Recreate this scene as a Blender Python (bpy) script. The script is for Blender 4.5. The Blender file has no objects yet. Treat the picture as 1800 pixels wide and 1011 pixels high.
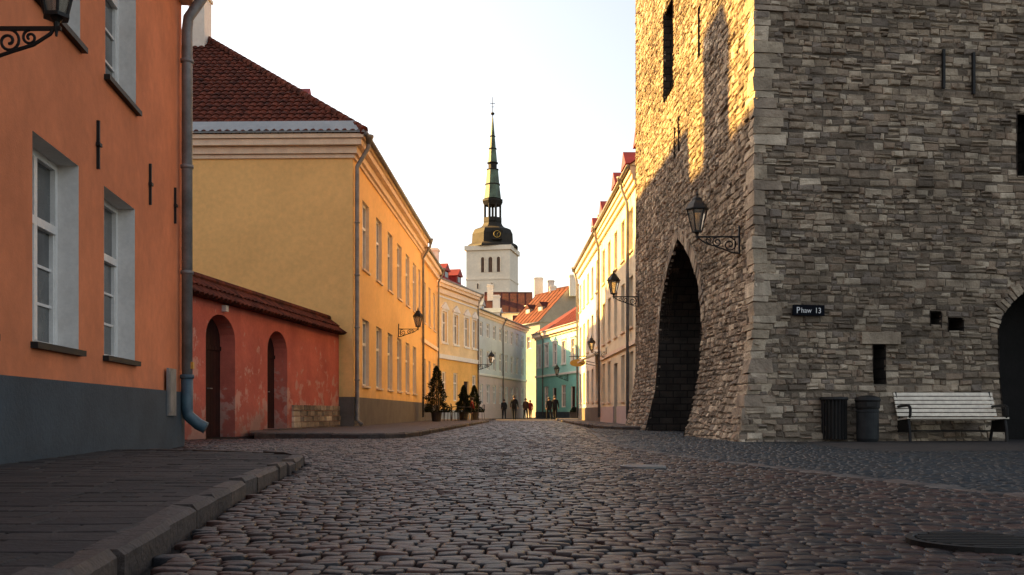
import bpy, math, random, bmesh
from mathutils import Vector
random.seed(7); R=random.uniform; PI=math.pi
F=1700.;H=.55;HY=725.
C=bpy.context.scene.collection
def V(x,y,z=0): return Vector((x,y,z))
# ---------------------------------------------------------------- materials
def mat(name,c1,c2=None,sc=3,rough=.8,bump=.3,bs=40,bd=.01,metal=0,island=None,dirt=None,coat=0,peel=None,spec=.5,big=None,tile=None):
    m=bpy.data.materials.new(name); m.use_nodes=True; nt=m.node_tree; N=nt.nodes; L=nt.links
    b=N['Principled BSDF']; b.inputs['Roughness'].default_value=rough; b.inputs['Metallic'].default_value=metal
    b.inputs['Specular IOR Level'].default_value=spec
    tc=N.new('ShaderNodeTexCoord'); co=tc.outputs['Object']
    def noise(s,d=6,r=.6):
        n=N.new('ShaderNodeTexNoise'); n.inputs['Scale'].default_value=s; n.inputs['Detail'].default_value=d; n.inputs['Roughness'].default_value=r
        L.new(co,n.inputs['Vector']); return n.outputs['Fac']
    def ramp(fac,stops,interp='LINEAR'):
        r=N.new('ShaderNodeValToRGB'); r.color_ramp.interpolation=interp
        while len(r.color_ramp.elements)<len(stops): r.color_ramp.elements.new(.5)
        for e,(p,c) in zip(r.color_ramp.elements,stops):
            e.position=p; e.color=(c[0],c[1],c[2],1) if not isinstance(c,(int,float)) else (c,c,c,1)
        L.new(fac,r.inputs['Fac']); return r.outputs['Color']
    def mix(fac,a,bb,mode='MIX'):
        x=N.new('ShaderNodeMix'); x.data_type='RGBA'; x.blend_type=mode
        if isinstance(fac,(int,float)): x.inputs[0].default_value=fac
        else: L.new(fac,x.inputs[0])
        for i,q in ((6,a),(7,bb)):
            if isinstance(q,tuple): x.inputs[i].default_value=(q[0],q[1],q[2],1)
            else: L.new(q,x.inputs[i])
        return x.outputs[2]
    if c2 is None: c2=tuple(x*.8 for x in c1)
    if island:
        g=N.new('ShaderNodeNewGeometry')
        k=len(island); col=ramp(g.outputs['Random Per Island'],[(i/max(1,k),c) for i,c in enumerate(island)],'CONSTANT')
        col=mix(.8,col,ramp(noise(sc),[(.3,.5),(.7,1.3)]),'MULTIPLY')
    else:
        col=ramp(noise(sc),[(.35,c2),(.65,c1)])
        col=mix(.5,col,ramp(noise(sc*9,4),[(.3,.82),(.7,1.08)]),'MULTIPLY')
    if big: col=mix(.8,col,ramp(noise(big[0],5),[(.35,big[1]),(.62,1.)]),'MULTIPLY')
    sp=N.new('ShaderNodeSeparateXYZ'); g2=N.new('ShaderNodeNewGeometry'); L.new(g2.outputs['Position'],sp.inputs[0])
    if peel:
        ma=N.new('ShaderNodeMath'); ma.operation='MULTIPLY_ADD'; L.new(sp.outputs['Z'],ma.inputs[0]); ma.inputs[1].default_value=-peel[2]; ma.inputs[2].default_value=peel[1]
        ad=N.new('ShaderNodeMath'); ad.operation='ADD'; L.new(noise(2.2,8,.65),ad.inputs[0]); L.new(ma.outputs[0],ad.inputs[1])
        col=mix(ramp(ad.outputs[0],[(.56,0.),(.62,1.)]),col,peel[0])
    if dirt:
        ma=N.new('ShaderNodeMath'); ma.operation='MULTIPLY_ADD'; L.new(sp.outputs['Z'],ma.inputs[0]); ma.inputs[1].default_value=-1/dirt[1]; ma.inputs[2].default_value=.55
        ad=N.new('ShaderNodeMath'); ad.operation='ADD'; L.new(noise(1.5),ad.inputs[0]); L.new(ma.outputs[0],ad.inputs[1])
        col=mix(ramp(ad.outputs[0],[(.55,0.),(1.1,dirt[0])]),col,(.08,.07,.06))
    bmpin=noise(bs,8,.65)
    if tile:
        br=N.new('ShaderNodeTexBrick'); mp=N.new('ShaderNodeMapping'); L.new(co,mp.inputs[0])
        mp.inputs['Rotation'].default_value=tile.get('rot',(0,0,0)); L.new(mp.outputs[0],br.inputs['Vector'])
        br.inputs['Scale'].default_value=1; br.inputs['Brick Width'].default_value=tile['w']; br.inputs['Row Height'].default_value=tile['h']
        br.inputs['Mortar Size'].default_value=tile['m']; br.inputs['Mortar Smooth'].default_value=.3
        br.inputs['Color1'].default_value=(1,1,1,1); br.inputs['Color2'].default_value=(.62,.62,.62,1); br.inputs['Mortar'].default_value=(.25,.25,.25,1)
        col=mix(1.,col,br.outputs['Color'],'MULTIPLY')
    L.new(col,b.inputs['Base Color'])
    if bump>0:
        bp=N.new('ShaderNodeBump'); bp.inputs['Strength'].default_value=bump; bp.inputs['Distance'].default_value=bd
        L.new(bmpin,bp.inputs['Height']); nrm=bp.outputs[0]
        if tile:
            b2=N.new('ShaderNodeBump'); b2.invert=True; b2.inputs['Strength'].default_value=.8; b2.inputs['Distance'].default_value=.02
            L.new(br.outputs['Fac'],b2.inputs['Height']); L.new(nrm,b2.inputs['Normal']); nrm=b2.outputs[0]
        L.new(nrm,b.inputs['Normal'])
    return m
plaster=lambda n,c,k=.82,**a: mat(n,c,tuple(x*k for x in c),sc=a.pop('sc',.7),bs=35,bump=.35,bd=.012,rough=.92,spec=.25,**a)
m_orange=plaster('orange_plaster',(.78,.25,.11),dirt=(.4,2.5),big=(.35,.87))
m_orangepl=mat('plinth_grey',(.042,.062,.078),(.026,.039,.05),sc=1.5,bump=.5,bs=20,bd=.02)
m_plw=mat('plinth_warm_grey',(.15,.125,.11),(.1,.085,.075),sc=1.5,bump=.5,bs=20,bd=.02)
m_yellow=plaster('yellow_plaster',(.98,.60,.23),.92,dirt=(.25,3),big=(.25,.9))
m_yellow2=plaster('warm_yellow_plaster',(.92,.52,.18),.88,dirt=(.35,3))
m_paley=plaster('pale_yellow_plaster',(.86,.66,.38))
m_deepy=plaster('deep_yellow_plaster',(.84,.5,.15))
m_pink=mat('red_plaster',(.68,.18,.125),(.58,.14,.10),sc=1.2,bump=.5,bs=18,bd=.02,rough=.92,spec=.25,peel=((.58,.30,.24),.125,.07),dirt=(.5,1.8),big=(.9,.75))
m_cream=plaster('cream_plaster',(.87,.75,.54),dirt=(.3,2.5))
m_white=plaster('white_plaster',(.82,.77,.67),.9,dirt=(.3,2.5))
m_grayw=plaster('cool_white_plaster',(.57,.61,.64),.9)
m_beige=plaster('beige_plaster',(.36,.31,.26),.8)
m_pinkw=plaster('pale_pink_plaster',(.60,.48,.46),.9)
m_green=plaster('mint_plaster',(.36,.68,.62),.92,dirt=(.3,2.5))
m_green2=plaster('deep_mint_plaster',(.24,.58,.52),.9)
m_wpaint=mat('white_paint',(.80,.77,.73),(.7,.67,.63),sc=5,rough=.5,bump=.1)
m_reveal=mat('white_reveal',(.76,.72,.68),(.64,.6,.56),sc=2,bump=.2,bs=25)
m_corn=mat('cornice_paint',(.88,.70,.52),(.76,.58,.43),sc=3,bump=.15)
m_glass=mat('window_glass',(.03,.04,.045),(.015,.02,.025),sc=.8,rough=.06,bump=.03,bs=1.5,bd=.05,spec=.9)
m_glass2=mat('curtained_glass',(.14,.14,.13),(.03,.035,.04),sc=1.2,rough=.08,bump=.02,bs=1.5,bd=.05,spec=.9)
m_tile=mat('clay_tile',(.16,.042,.024),c2=(.045,.016,.012),sc=3.2,rough=.95,bump=.6,bs=25,bd=.02,spec=.12)
m_tile_o=mat('orange_clay_tile',(.13,.032,.016),(.06,.018,.012),sc=1.5,rough=.9,bump=.8,bs=5,bd=.08,spec=.2)
m_tile_d=mat('dark_clay_tile',(.10,.026,.019),(.045,.015,.013),sc=1.5,rough=.9,bump=.8,bs=5,bd=.08,spec=.2)
m_tile_r=mat('deep_red_roof',(.13,.018,.016),(.07,.012,.011),sc=1.2,rough=.9,bump=.4,bs=4,bd=.05,spec=.2)
m_redmetal=mat('red_sheet_roof',(.26,.022,.02),(.17,.016,.015),sc=1.5,rough=.6,bump=.1,spec=.3)
m_greymetal=mat('grey_sheet_roof',(.3,.33,.35),(.22,.25,.27),sc=1,rough=.5,bump=.15,bs=3,bd=.03)
m_zinc=mat('zinc_pipe',(.25,.24,.235),(.15,.145,.14),sc=4,rough=.5,bump=.15,metal=.15)
m_bluepipe=mat('blue_painted_pipe',(.06,.11,.14),(.035,.07,.10),sc=6,rough=.5,bump=.15)
m_iron=mat('black_iron',(.010,.010,.011),(.016,.014,.012),sc=8,rough=.6,bump=.3,bs=60,bd=.004,spec=.3)
m_door=mat('dark_red_wood',(.05,.014,.011),(.03,.009,.008),sc=4,rough=.7,bump=.3,spec=.3,tile=dict(w=30,h=.16,m=.01,rot=(0,PI/2,0)))
m_lglass=mat('lantern_glass',(.55,.5,.42),(.42,.38,.32),sc=5,rough=.15,bump=.05,spec=.6)
m_lglass.node_tree.nodes['Principled BSDF'].inputs['Transmission Weight'].default_value=.7
up=lambda l,k: [tuple(min(.8,c*k) for c in q) for q in l]
m_stone=mat('limestone',(.3,.27,.22),sc=2.8,rough=.95,spec=.2,bump=1.,bs=10,bd=.055,island=up([(.27,.21,.15),(.36,.287,.208),(.19,.148,.108),(.31,.243,.175),(.23,.178,.13),(.43,.353,.263),(.15,.117,.087),(.33,.262,.19),(.26,.193,.137),(.21,.17,.135)],1.42),big=(.45,.5))
m_quoin=mat('quoin_limestone',(.4,.36,.3),sc=2.5,rough=.95,spec=.2,bump=1.,bs=10,bd=.05,island=up([(.36,.29,.21),(.42,.345,.258),(.31,.247,.18),(.26,.205,.153)],1.45),big=(.5,.7))
m_mortar=mat('lime_mortar',(.22,.175,.128),(.10,.08,.06),sc=3,rough=.95,bump=1,bs=20,bd=.04)
m_dark=mat('shadowed_stone',(.012,.010,.009),(.008,.007,.006),sc=3,rough=.95,bump=.8,bs=8,bd=.04)  # near-black, darkness of the deep openings painted into the stone colour
m_cob=mat('cobble',(.1,.08,.07),sc=14,rough=.40,bump=.9,bs=30,bd=.012,spec=.34,island=[(.056,.027,.021),(.026,.017,.016),(.076,.036,.026),(.041,.025,.021),(.015,.015,.018),(.05,.033,.027),(.070,.029,.020),(.028,.019,.017),(.09,.053,.041),(.02,.019,.022)],big=(.5,.4))
m_cob2=mat('grey_cobble',(.1,.1,.1),sc=7,rough=.5,bump=.7,bs=55,bd=.008,spec=.4,island=[(.021,.029,.036),(.015,.021,.027),(.028,.033,.037),(.012,.017,.022),(.025,.027,.029),(.021,.02,.02)],big=(.35,.6))
m_gut=mat('gutter_stone',(.2,.17,.15),sc=6,rough=.6,bump=.6,bs=40,bd=.01,island=[(.07,.052,.045),(.095,.07,.058),(.056,.045,.04),(.08,.07,.063)])
m_slab=mat('pavement_slab',(.2,.17,.15),sc=6,rough=.7,bump=1,bs=22,bd=.02,spec=.3,island=[(.036,.029,.027),(.027,.023,.023),(.045,.036,.032),(.024,.021,.02),(.04,.034,.032)],big=(.8,.5))
m_soil=mat('joint_soil',(.012,.009,.008),(.007,.006,.005),sc=6,rough=.95,bump=.8,bs=40,bd=.01,spec=.2)
m_pave=mat('slab_paving',(.034,.028,.027),(.02,.017,.016),sc=2,rough=.7,bump=.8,bs=25,bd=.012,tile=dict(w=.5,h=.3,m=.014))
m_paver=mat('brown_paving',(.11,.07,.055),(.07,.047,.038),sc=2,rough=.7,bump=.6,bs=25,bd=.01,tile=dict(w=.24,h=.12,m=.008))
m_kerb=mat('kerb_granite',(.13,.11,.10),sc=7,rough=.65,bump=1.,bs=18,bd=.035,island=[(.09,.06,.046),(.062,.044,.037),(.105,.072,.054),(.07,.054,.047)],big=(1.5,.45))
m_green_c=mat('copper_patina',(.14,.20,.12),(.055,.065,.035),sc=.4,rough=.6,bump=.2,bs=1)
m_darkc=mat('dark_copper',(.045,.035,.024),(.022,.019,.014),sc=.4,rough=.7,bump=.2,bs=1,spec=.2)
m_cwin=mat('belfry_louvre',(.16,.09,.055),(.11,.06,.035),sc=1,rough=.9,bump=0)
m_churchw=mat('church_render',(.97,.83,.64),(.88,.74,.56),sc=.15,rough=.9,bump=.2,bs=1)
m_gold=mat('gilding',(.6,.36,.08),sc=5,rough=.4,metal=.7,bump=0)
m_leaf=mat('conifer_leaf',(.03,.05,.02),sc=8,rough=.9,bump=0,spec=.1,island=[(.007,.011,.006),(.012,.018,.008),(.009,.015,.007),(.018,.022,.010)])
m_bark=mat('bark',(.08,.055,.04),sc=10,bump=.8)
m_pot=mat('dark_planter',(.04,.026,.02),sc=5,rough=.7)
m_bench=mat('bench_paint',(.82,.74,.60),(.62,.55,.45),sc=9,rough=.5,bump=.25,bs=50,bd=.004)
m_bin=mat('bin_steel',(.022,.025,.027),(.012,.014,.016),sc=6,rough=.6,metal=.1,bump=.15,spec=.3)
m_blue=mat('enamel_blue',(.006,.007,.012),(.005,.006,.010),sc=5,rough=.8,bump=0,spec=.08)
m_letter=mat('enamel_white',(.8,.8,.8),(.75,.75,.75),rough=.4,bump=0)
m_skin=mat('skin',(.4,.22,.15),rough=.6,bump=0)
m_hair=mat('hair',(.04,.025,.015),rough=.7)
# ---------------------------------------------------------------- mesh helpers
class MB:
    def __init__(s): s.v=[];s.f=[];s.m=[]
    def add(s,vs,fs,mi=0):
        b=len(s.v); s.v.extend([tuple(p) for p in vs]); s.f.extend([tuple(b+i for i in f) for f in fs]); s.m.extend([mi]*len(fs))
    def quad(s,a,b,c,d,mi=0): s.add([a,b,c,d],[(0,1,2,3)],mi)
    def hexa(s,p,mi=0): s.add(p,[(0,3,2,1),(4,5,6,7),(0,1,5,4),(1,2,6,5),(2,3,7,6),(3,0,4,7)],mi)
    def box(s,x0,x1,y0,y1,z0,z1,mi=0): s.hexa([(x0,y0,z0),(x1,y0,z0),(x1,y1,z0),(x0,y1,z0),(x0,y0,z1),(x1,y0,z1),(x1,y1,z1),(x0,y1,z1)],mi)
    def fbox(s,fr,s0,s1,d0,d1,z0,z1,mi=0): s.hexa([fr(s0,d0,z0),fr(s1,d0,z0),fr(s1,d1,z0),fr(s0,d1,z0),fr(s0,d0,z1),fr(s1,d0,z1),fr(s1,d1,z1),fr(s0,d1,z1)],mi)
    def tube(s,pts,r,n=8,mi=0,cap=True):
        pts=[Vector(p) for p in pts]; rs=r if isinstance(r,(list,tuple)) else [r]*len(pts)
        b=len(s.v); ref=None; k=len(pts)
        for i,p in enumerate(pts):
            t=(pts[min(i+1,k-1)]-pts[max(i-1,0)]).normalized()
            if ref is None: ref=t.orthogonal().normalized()
            ref=(ref-t*ref.dot(t)).normalized(); w=t.cross(ref)
            for j in range(n):
                a=2*PI*j/n; s.v.append(tuple(p+(ref*math.cos(a)+w*math.sin(a))*rs[i]))
        fs=[(b+i*n+j,b+i*n+(j+1)%n,b+(i+1)*n+(j+1)%n,b+(i+1)*n+j) for i in range(k-1) for j in range(n)]
        if cap: fs+=[tuple(b+j for j in reversed(range(n))),tuple(b+(k-1)*n+j for j in range(n))]
        s.f+=fs; s.m+=[mi]*len(fs)
    def lathe(s,c,prof,n=16,mi=0,rot=0):
        b=len(s.v); k=len(prof)
        for r,z in prof:
            for j in range(n):
                a=2*PI*j/n+rot; s.v.append((c[0]+r*math.cos(a),c[1]+r*math.sin(a),c[2]+z))
        fs=[(b+i*n+j,b+i*n+(j+1)%n,b+(i+1)*n+(j+1)%n,b+(i+1)*n+j) for i in range(k-1) for j in range(n)]
        fs+=[tuple(b+j for j in reversed(range(n))),tuple(b+(k-1)*n+j for j in range(n))]
        s.f+=fs; s.m+=[mi]*len(fs)
    def build(s,name,mats,parent=None,smooth=False,fix=True,label=None,vs=None):
        off=V(0,0,0)
        if parent is not None:
            r=parent
            while r.parent: r=r.parent
            off=r.location
        me=bpy.data.meshes.new(name)
        me.from_pydata([(v[0]-off[0],v[1]-off[1],v[2]-off[2]) for v in s.v],[],s.f)
        if not isinstance(mats,(list,tuple)): mats=[mats]
        for m in mats: me.materials.append(m)
        me.polygons.foreach_set('material_index',s.m)
        if smooth: me.polygons.foreach_set('use_smooth',[True]*len(s.f))
        if fix:
            bm=bmesh.new(); bm.from_mesh(me); bmesh.ops.recalc_face_normals(bm,faces=bm.faces); bm.to_mesh(me); bm.free()
        me.update()
        o=bpy.data.objects.new(name,me); C.objects.link(o)
        if parent is not None: o.parent=parent
        if label: o['label']=label
        return o
def tag(o,label,cat,group=None,kind=None):
    o['label']=label
    if cat: o['category']=cat
    if group: o['group']=group
    if kind: o['kind']=kind
    return o
def thing(name,label,cat,loc,group=None):
    o=bpy.data.objects.new(name,None); C.objects.link(o); o.location=loc; o.empty_display_size=.2
    return tag(o,label,cat,group)
def struct(o): o['kind']='structure'; return o
def copy_tree(o,parent=None):
    c=o.copy(); C.objects.link(c)
    if parent is not None: c.parent=parent
    for ch in list(o.children): copy_tree(ch,c)
    return c
def dup(o,loc,rz=0,sc=1,label=None,group=None):
    c=copy_tree(o); c.location=loc; c.rotation_euler=(0,0,rz); c.scale=(sc,)*3 if not isinstance(sc,tuple) else sc
    if label: c['label']=label
    if group: c['group']=group
    return c
def frame(A,B,side):
    A=V(*A[:2]);B=V(*B[:2]);u=(B-A).normalized();n=V(-u.y,u.x)*side
    fr=lambda s,d,z: A+u*s+n*d+V(0,0,z)
    fr.L=(B-A).length;fr.u=u;fr.n=n
    return fr
def gridwall(mb,fr,s0,s1,z0,z1,holes,mi=0,dep=.2,rmi=1,arch=()):
    us=sorted({s0,s1}|{h[0] for h in holes}|{h[1] for h in holes}); zs=sorted({z0,z1}|{h[2] for h in holes}|{h[3] for h in holes})
    for i in range(len(us)-1):
        for j in range(len(zs)-1):
            cs=(us[i]+us[i+1])/2; cz=(zs[j]+zs[j+1])/2
            if any(h[0]<cs<h[1] and h[2]<cz<h[3] for h in holes): continue
            mb.quad(fr(us[i],0,zs[j]),fr(us[i+1],0,zs[j]),fr(us[i+1],0,zs[j+1]),fr(us[i],0,zs[j+1]),mi)
    for h in holes:
        a,b,c,d=h[:4]
        mb.quad(fr(a,0,c),fr(a,-dep,c),fr(a,-dep,d),fr(a,0,d),rmi); mb.quad(fr(b,0,c),fr(b,-dep,c),fr(b,-dep,d),fr(b,0,d),rmi)
        mb.quad(fr(a,0,c),fr(b,0,c),fr(b,-dep,c),fr(a,-dep,c),rmi); mb.quad(fr(a,0,d),fr(b,0,d),fr(b,-dep,d),fr(a,-dep,d),rmi)
def window(fr,h,parent,dep=.2,fm=None,gm=None,sill=None,tr=.64,det=2,label=None,trim=None):
    fm=fm or m_wpaint; gm=gm or m_glass
    a,b,c,d=h; m=MB(); w=.075 if det>1 else .09; d0=-dep-.02; d1=-dep+.05; mid=(a+b)/2; zt=c+tr*(d-c)
    m.fbox(fr,a,a+w,d0,d1,c,d); m.fbox(fr,b-w,b,d0,d1,c,d)
    m.fbox(fr,a+w,b-w,d0,d1,c,c+w); m.fbox(fr,a+w,b-w,d0,d1,d-w,d)
    m.fbox(fr,mid-.045,mid+.045,d0,d1+.01,c+w,d-w)
    m.fbox(fr,a+w,mid-.045,d0,d1+.012,zt-.045,zt+.045); m.fbox(fr,mid+.045,b-w,d0,d1+.012,zt-.045,zt+.045)
    if det>1:
        for q in (1/3,2/3):
            z=c+w+(zt-.045-c-w)*q
            m.fbox(fr,a+w,mid-.045,d0,d1-.03,z-.015,z+.015); m.fbox(fr,mid+.045,b-w,d0,d1-.03,z-.015,z+.015)
        for (q0,q1) in ((a+w,mid-.045),(mid+.045,b-w)):
            m.fbox(fr,q0,q0+.035,d0,d1-.012,c+w,zt-.045); m.fbox(fr,q1-.035,q1,d0,d1-.012,c+w,zt-.045)
    o=m.build('window',[fm],parent,label=label)
    g=MB(); g.quad(fr(a,d0+.015,c),fr(b,d0+.015,c),fr(b,d0+.015,d),fr(a,d0+.015,d)); g.build('pane',[gm],o)
    if sill:
        g=MB(); g.fbox(fr,a-.05,b+.05,-.01,.07,c-.05,c+.012); g.fbox(fr,a+.003,b-.003,-dep+.05,-.012,c+.001,c+.014); g.build('sill',[sill],o)
    if trim:
        g=MB(); t=.14
        g.fbox(fr,a-t,a-.002,.0,.04,c,d+t); g.fbox(fr,b+.002,b+t,.0,.04,c,d+t); g.fbox(fr,a-.002,b+.002,.0,.04,d+.002,d+t)
        g.fbox(fr,a-t-.08,b+t+.08,.0,.12,d+t+.002,d+t+.1); g.fbox(fr,a-t,b+t,0,.1,c-.12,c-.003)
        if trim=='ped':
            zc=d+t+.1; g.add([fr(a-t-.08,0,zc),fr(b+t+.08,0,zc),fr(mid,0,zc+.38),fr(a-t-.08,.12,zc),fr(b+t+.08,.12,zc),fr(mid,.12,zc+.38)],[(3,4,5),(0,2,1),(0,3,5,2),(1,2,5,4),(0,1,4,3)])
        g.build('window_surround',[m_wpaint],o)
    return o
def inside(poly,x,y):
    s=None
    for i in range(len(poly)):
        a=poly[i];b=poly[(i+1)%len(poly)]; c=(b[0]-a[0])*(y-a[1])-(b[1]-a[1])*(x-a[0])
        if abs(c)<1e-9: continue
        if s is None: s=c>0
        elif (c>0)!=s: return False
    return True
def tile_poly(mb,P,tw=.25,tl=.37,amp=.055,mi=0,seg=6):
    A=P[0]; sd=(P[1]-A).normalized(); n=sd.cross(P[2]-A).normalized()
    if n.z<0: n=-n
    td=n.cross(sd)
    if td.z<0: td=-td
    poly=[((p-A).dot(sd),(p-A).dot(td)) for p in P]
    s0=min(p[0] for p in poly);s1=max(p[0] for p in poly);t1=max(p[1] for p in poly)
    ns=int((s1-s0)/tw*seg)+1; nr=int(t1/tl)+1; ds=tw/seg
    for r in range(nr):
        ta=r*tl; tb=ta+tl; b=len(mb.v)
        for i in range(ns+1):
            s=s0+i*ds; roll=amp*(abs(math.sin(PI*s/tw))**.8); jit=random.uniform(-.008,.008)
            mb.v.append(tuple(A+sd*s+td*ta+n*(roll-.03))); mb.v.append(tuple(A+sd*s+td*(ta-.02)+n*(roll+.05+jit))); mb.v.append(tuple(A+sd*s+td*tb+n*(roll+.005)))
        for i in range(ns):
            if inside(poly,s0+(i+.5)*ds,ta+tl/2):
                q=b+i*3; mb.f.append((q,q+3,q+4,q+1)); mb.f.append((q+1,q+4,q+5,q+2)); mb.m+= [mi,mi]
def make_roof(fr,D,zt,rise,oh,e,hips,rm,wallm,parent,tiles=False):
    e0,e1=e; L=fr.L; hd=D/2+oh
    A0=fr(-e0,oh,zt);A1=fr(L+e1,oh,zt);B1=fr(L+e1,-D-oh,zt);B0=fr(-e0,-D-oh,zt)
    r0=(-e0+hd if hips[0] else -e0); r1=(L+e1-hd if hips[1] else L+e1)
    if r0>r1: r0=r1=(r0+r1)/2
    R0=fr(r0,-D/2,zt+rise);R1=fr(r1,-D/2,zt+rise)
    m=MB()
    m.quad(A0,A1,R1,R0); m.quad(B1,B0,R0,R1); m.add([B0,A0,R0],[(0,1,2)],0 if hips[0] else 1); m.add([A1,B1,R1],[(0,1,2)],0 if hips[1] else 1)
    m.quad(A0,B0,B1,A1,1)
    if tiles:
        tile_poly(m,[A0,A1,R1,R0])
        if hips[0]: tile_poly(m,[B0,A0,R0])
        for (p,q) in ((A0+V(0,0,.05),R0+V(0,0,.06)),(R0+V(0,0,.06),R1+V(0,0,.06))):
            n=int((q-p).length/.4)
            for i in range(n): m.tube([p+(q-p)*(i/n),p+(q-p)*((i+1.1)/n)],[.15,.12],8)
    else:
        nseam=int(L/.9)
        for i in range(nseam+1):
            s=-e0+(L+e0+e1)*i/max(1,nseam); f0=fr(s,oh,zt+.03)
            if r0<=s<=r1: m.tube([f0,fr(s,-D/2,zt+rise+.03)],.03,4,0)
        m.tube([R0,R1],.08,6,0)
    ro=m.build('roof',[rm,wallm,m_tile_d],parent)
    return ro,(A0,A1,R0,R1)
def chimney(c,w,l,z0,z1,parent,m=None,name='chimney'):
    b=MB(); x,y=c
    b.box(x-w/2,x+w/2,y-l/2,y+l/2,z0,z1); b.box(x-w/2-.06,x+w/2+.06,y-l/2-.06,y+l/2+.06,z1+.001,z1+.12); b.box(x-w/2+.05,x+w/2-.05,y-l/2+.05,y+l/2-.05,z1+.121,z1+.22)
    return b.build(name,[m or m_white],parent)
def pipe(parent,pts,r=.055,name='drainpipe',rings=()):
    m=MB(); m.tube(pts,r,10)
    p0=Vector(pts[0]); m.lathe((p0.x,p0.y,p0.z-.02),[(r,-.12),(r*2.1,.1),(r*2.3,.12),(r*2.3,.18),(r*.8,.18)],12)
    for z in rings:
        for i in range(len(pts)-1):
            a=Vector(pts[i]);b=Vector(pts[i+1])
            if min(a.z,b.z)<z<max(a.z,b.z) and (a-b).xy.length<.05: m.lathe((a.x,a.y,z),[(r*1.01,-.03),(r*1.25,-.025),(r*1.25,.025),(r*1.01,.03)],10)
    return m.build(name,[m_zinc],parent,smooth=True)
def house(name,label,A,B,side,D,zt,wall,rm,rise,wins,loc=None,dep=.18,plinth=None,corn=None,oh=.3,e=(.3,.3),hips=(0,0),tiles=False,cat='house',det=1,sill=None,rev=None,trim=None,doors=(),gm=None,bands=(),lower=None):
    fr=frame(A,B,side); c=fr(fr.L/2,-D/2,0); root=thing(name,label,cat,c)
    m=MB(); L=fr.L
    holes=[tuple(w) for w in wins]+[tuple(d) for d in doors]
    if lower:
        z=lower[0]
        gridwall(m,fr,0,L,0,z,[h for h in holes if h[3]<=z],2,dep); gridwall(m,fr,0,L,z,zt,[h for h in holes if h[2]>=z],0,dep)
    else: gridwall(m,fr,0,L,0,zt,holes,0,dep)
    m.quad(fr(0,0,0),fr(0,-D,0),fr(0,-D,zt),fr(0,0,zt)); m.quad(fr(L,0,0),fr(L,-D,0),fr(L,-D,zt),fr(L,0,zt)); m.quad(fr(0,-D,0),fr(L,-D,0),fr(L,-D,zt),fr(0,-D,zt))
    m.build('wall',[wall,rev or wall,lower[1] if lower else wall],root,fix=False)
    for w in wins: window(fr,w,root,dep,gm=gm or random.choice([m_glass,m_glass,m_glass2]),sill=sill,det=det,trim=trim if w[2]>3 else None)
    for d in doors:
        b=MB(); s0,s1,z0,z1=d; b.fbox(fr,s0,s1,-dep-.03,-dep+.02,z0,z1); mid=(s0+s1)/2
        for q0,q1 in ((s0+.08,mid-.03),(mid+.03,s1-.08)):
            for y0,y1 in ((.2,1.0),(1.1,z1-z0-.15)): b.fbox(fr,q0+.04,q1-.04,-dep+.021,-dep+.045,z0+y0,z0+y1)
        do=b.build('door',[m_door],root); b=MB(); b.tube([fr(mid+.07,-dep+.02,1.05),fr(mid+.07,-dep+.1,1.05),fr(mid+.17,-dep+.1,1.05)],.015,6); b.build('door_handle',[m_zinc],do)
    if plinth:
        b=MB(); cuts=sorted([(h[0],h[1]) for h in holes if h[2]<plinth[0]]); s=-.03
        for a,bb in cuts+[(L+.03,None)]:
            b.fbox(fr,s,a,.0,.045,-.05,plinth[0]); s=bb if bb else s
        b.fbox(fr,-.045,-.001,-D,-.002,-.05,plinth[0])
        b.build('plinth',[plinth[1]],root)
    for (z0,z1,ex,mm) in bands:
        b=MB(); b.fbox(fr,-.02,L+.02,.001,ex,z0,z1); b.build('string_course',[mm],root)
    if corn:
        b=MB()
        for z0,z1,ex in corn: b.fbox(fr,-min(ex,e[0]),L+min(ex,e[1]),ex,-D-ex,z0,z1-.002)
        b.build('cornice',[m_corn if corn else wall],root)
    ro,pts=make_roof(fr,D,zt+.01,rise,oh,e,hips,rm,wall,root,tiles)
    g=MB(); g.tube([fr(-e[0],oh+.05,zt-.02),fr(L+e[1],oh+.05,zt-.02)],.075,8); g.build('gutter',[m_zinc],root,smooth=True)
    return root,fr,ro
def dormer(ro,fr,s,D,zt,rise,oh,fr_d,w,h,mr,mw,label=None):
    z=zt+rise*(fr_d+oh)/(D/2+oh)-.05; m=MB(); dd=2.2
    m.fbox(fr,s-w/2,s+w/2,-fr_d,-fr_d-dd,z,z+h,1)
    q=.12
    P=[fr(s-w/2-q,-fr_d+q,z+h-.02),fr(s+w/2+q,-fr_d+q,z+h-.02),fr(s,-fr_d+q,z+h+w*.5)]+[fr(s-w/2-q,-fr_d-dd-.5,z+h-.02),fr(s+w/2+q,-fr_d-dd-.5,z+h-.02),fr(s,-fr_d-dd-.5,z+h+w*.5)]
    m.add(P,[(0,1,2),(3,5,4),(0,2,5,3),(1,4,5,2),(0,3,4,1)],0)
    m.fbox(fr,s-w*.3,s+w*.3,-fr_d,-fr_d+.02,z+h*.25,z+h*.85,2)
    return m.build('dormer',[mr,mw,m_glass],ro)

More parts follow.
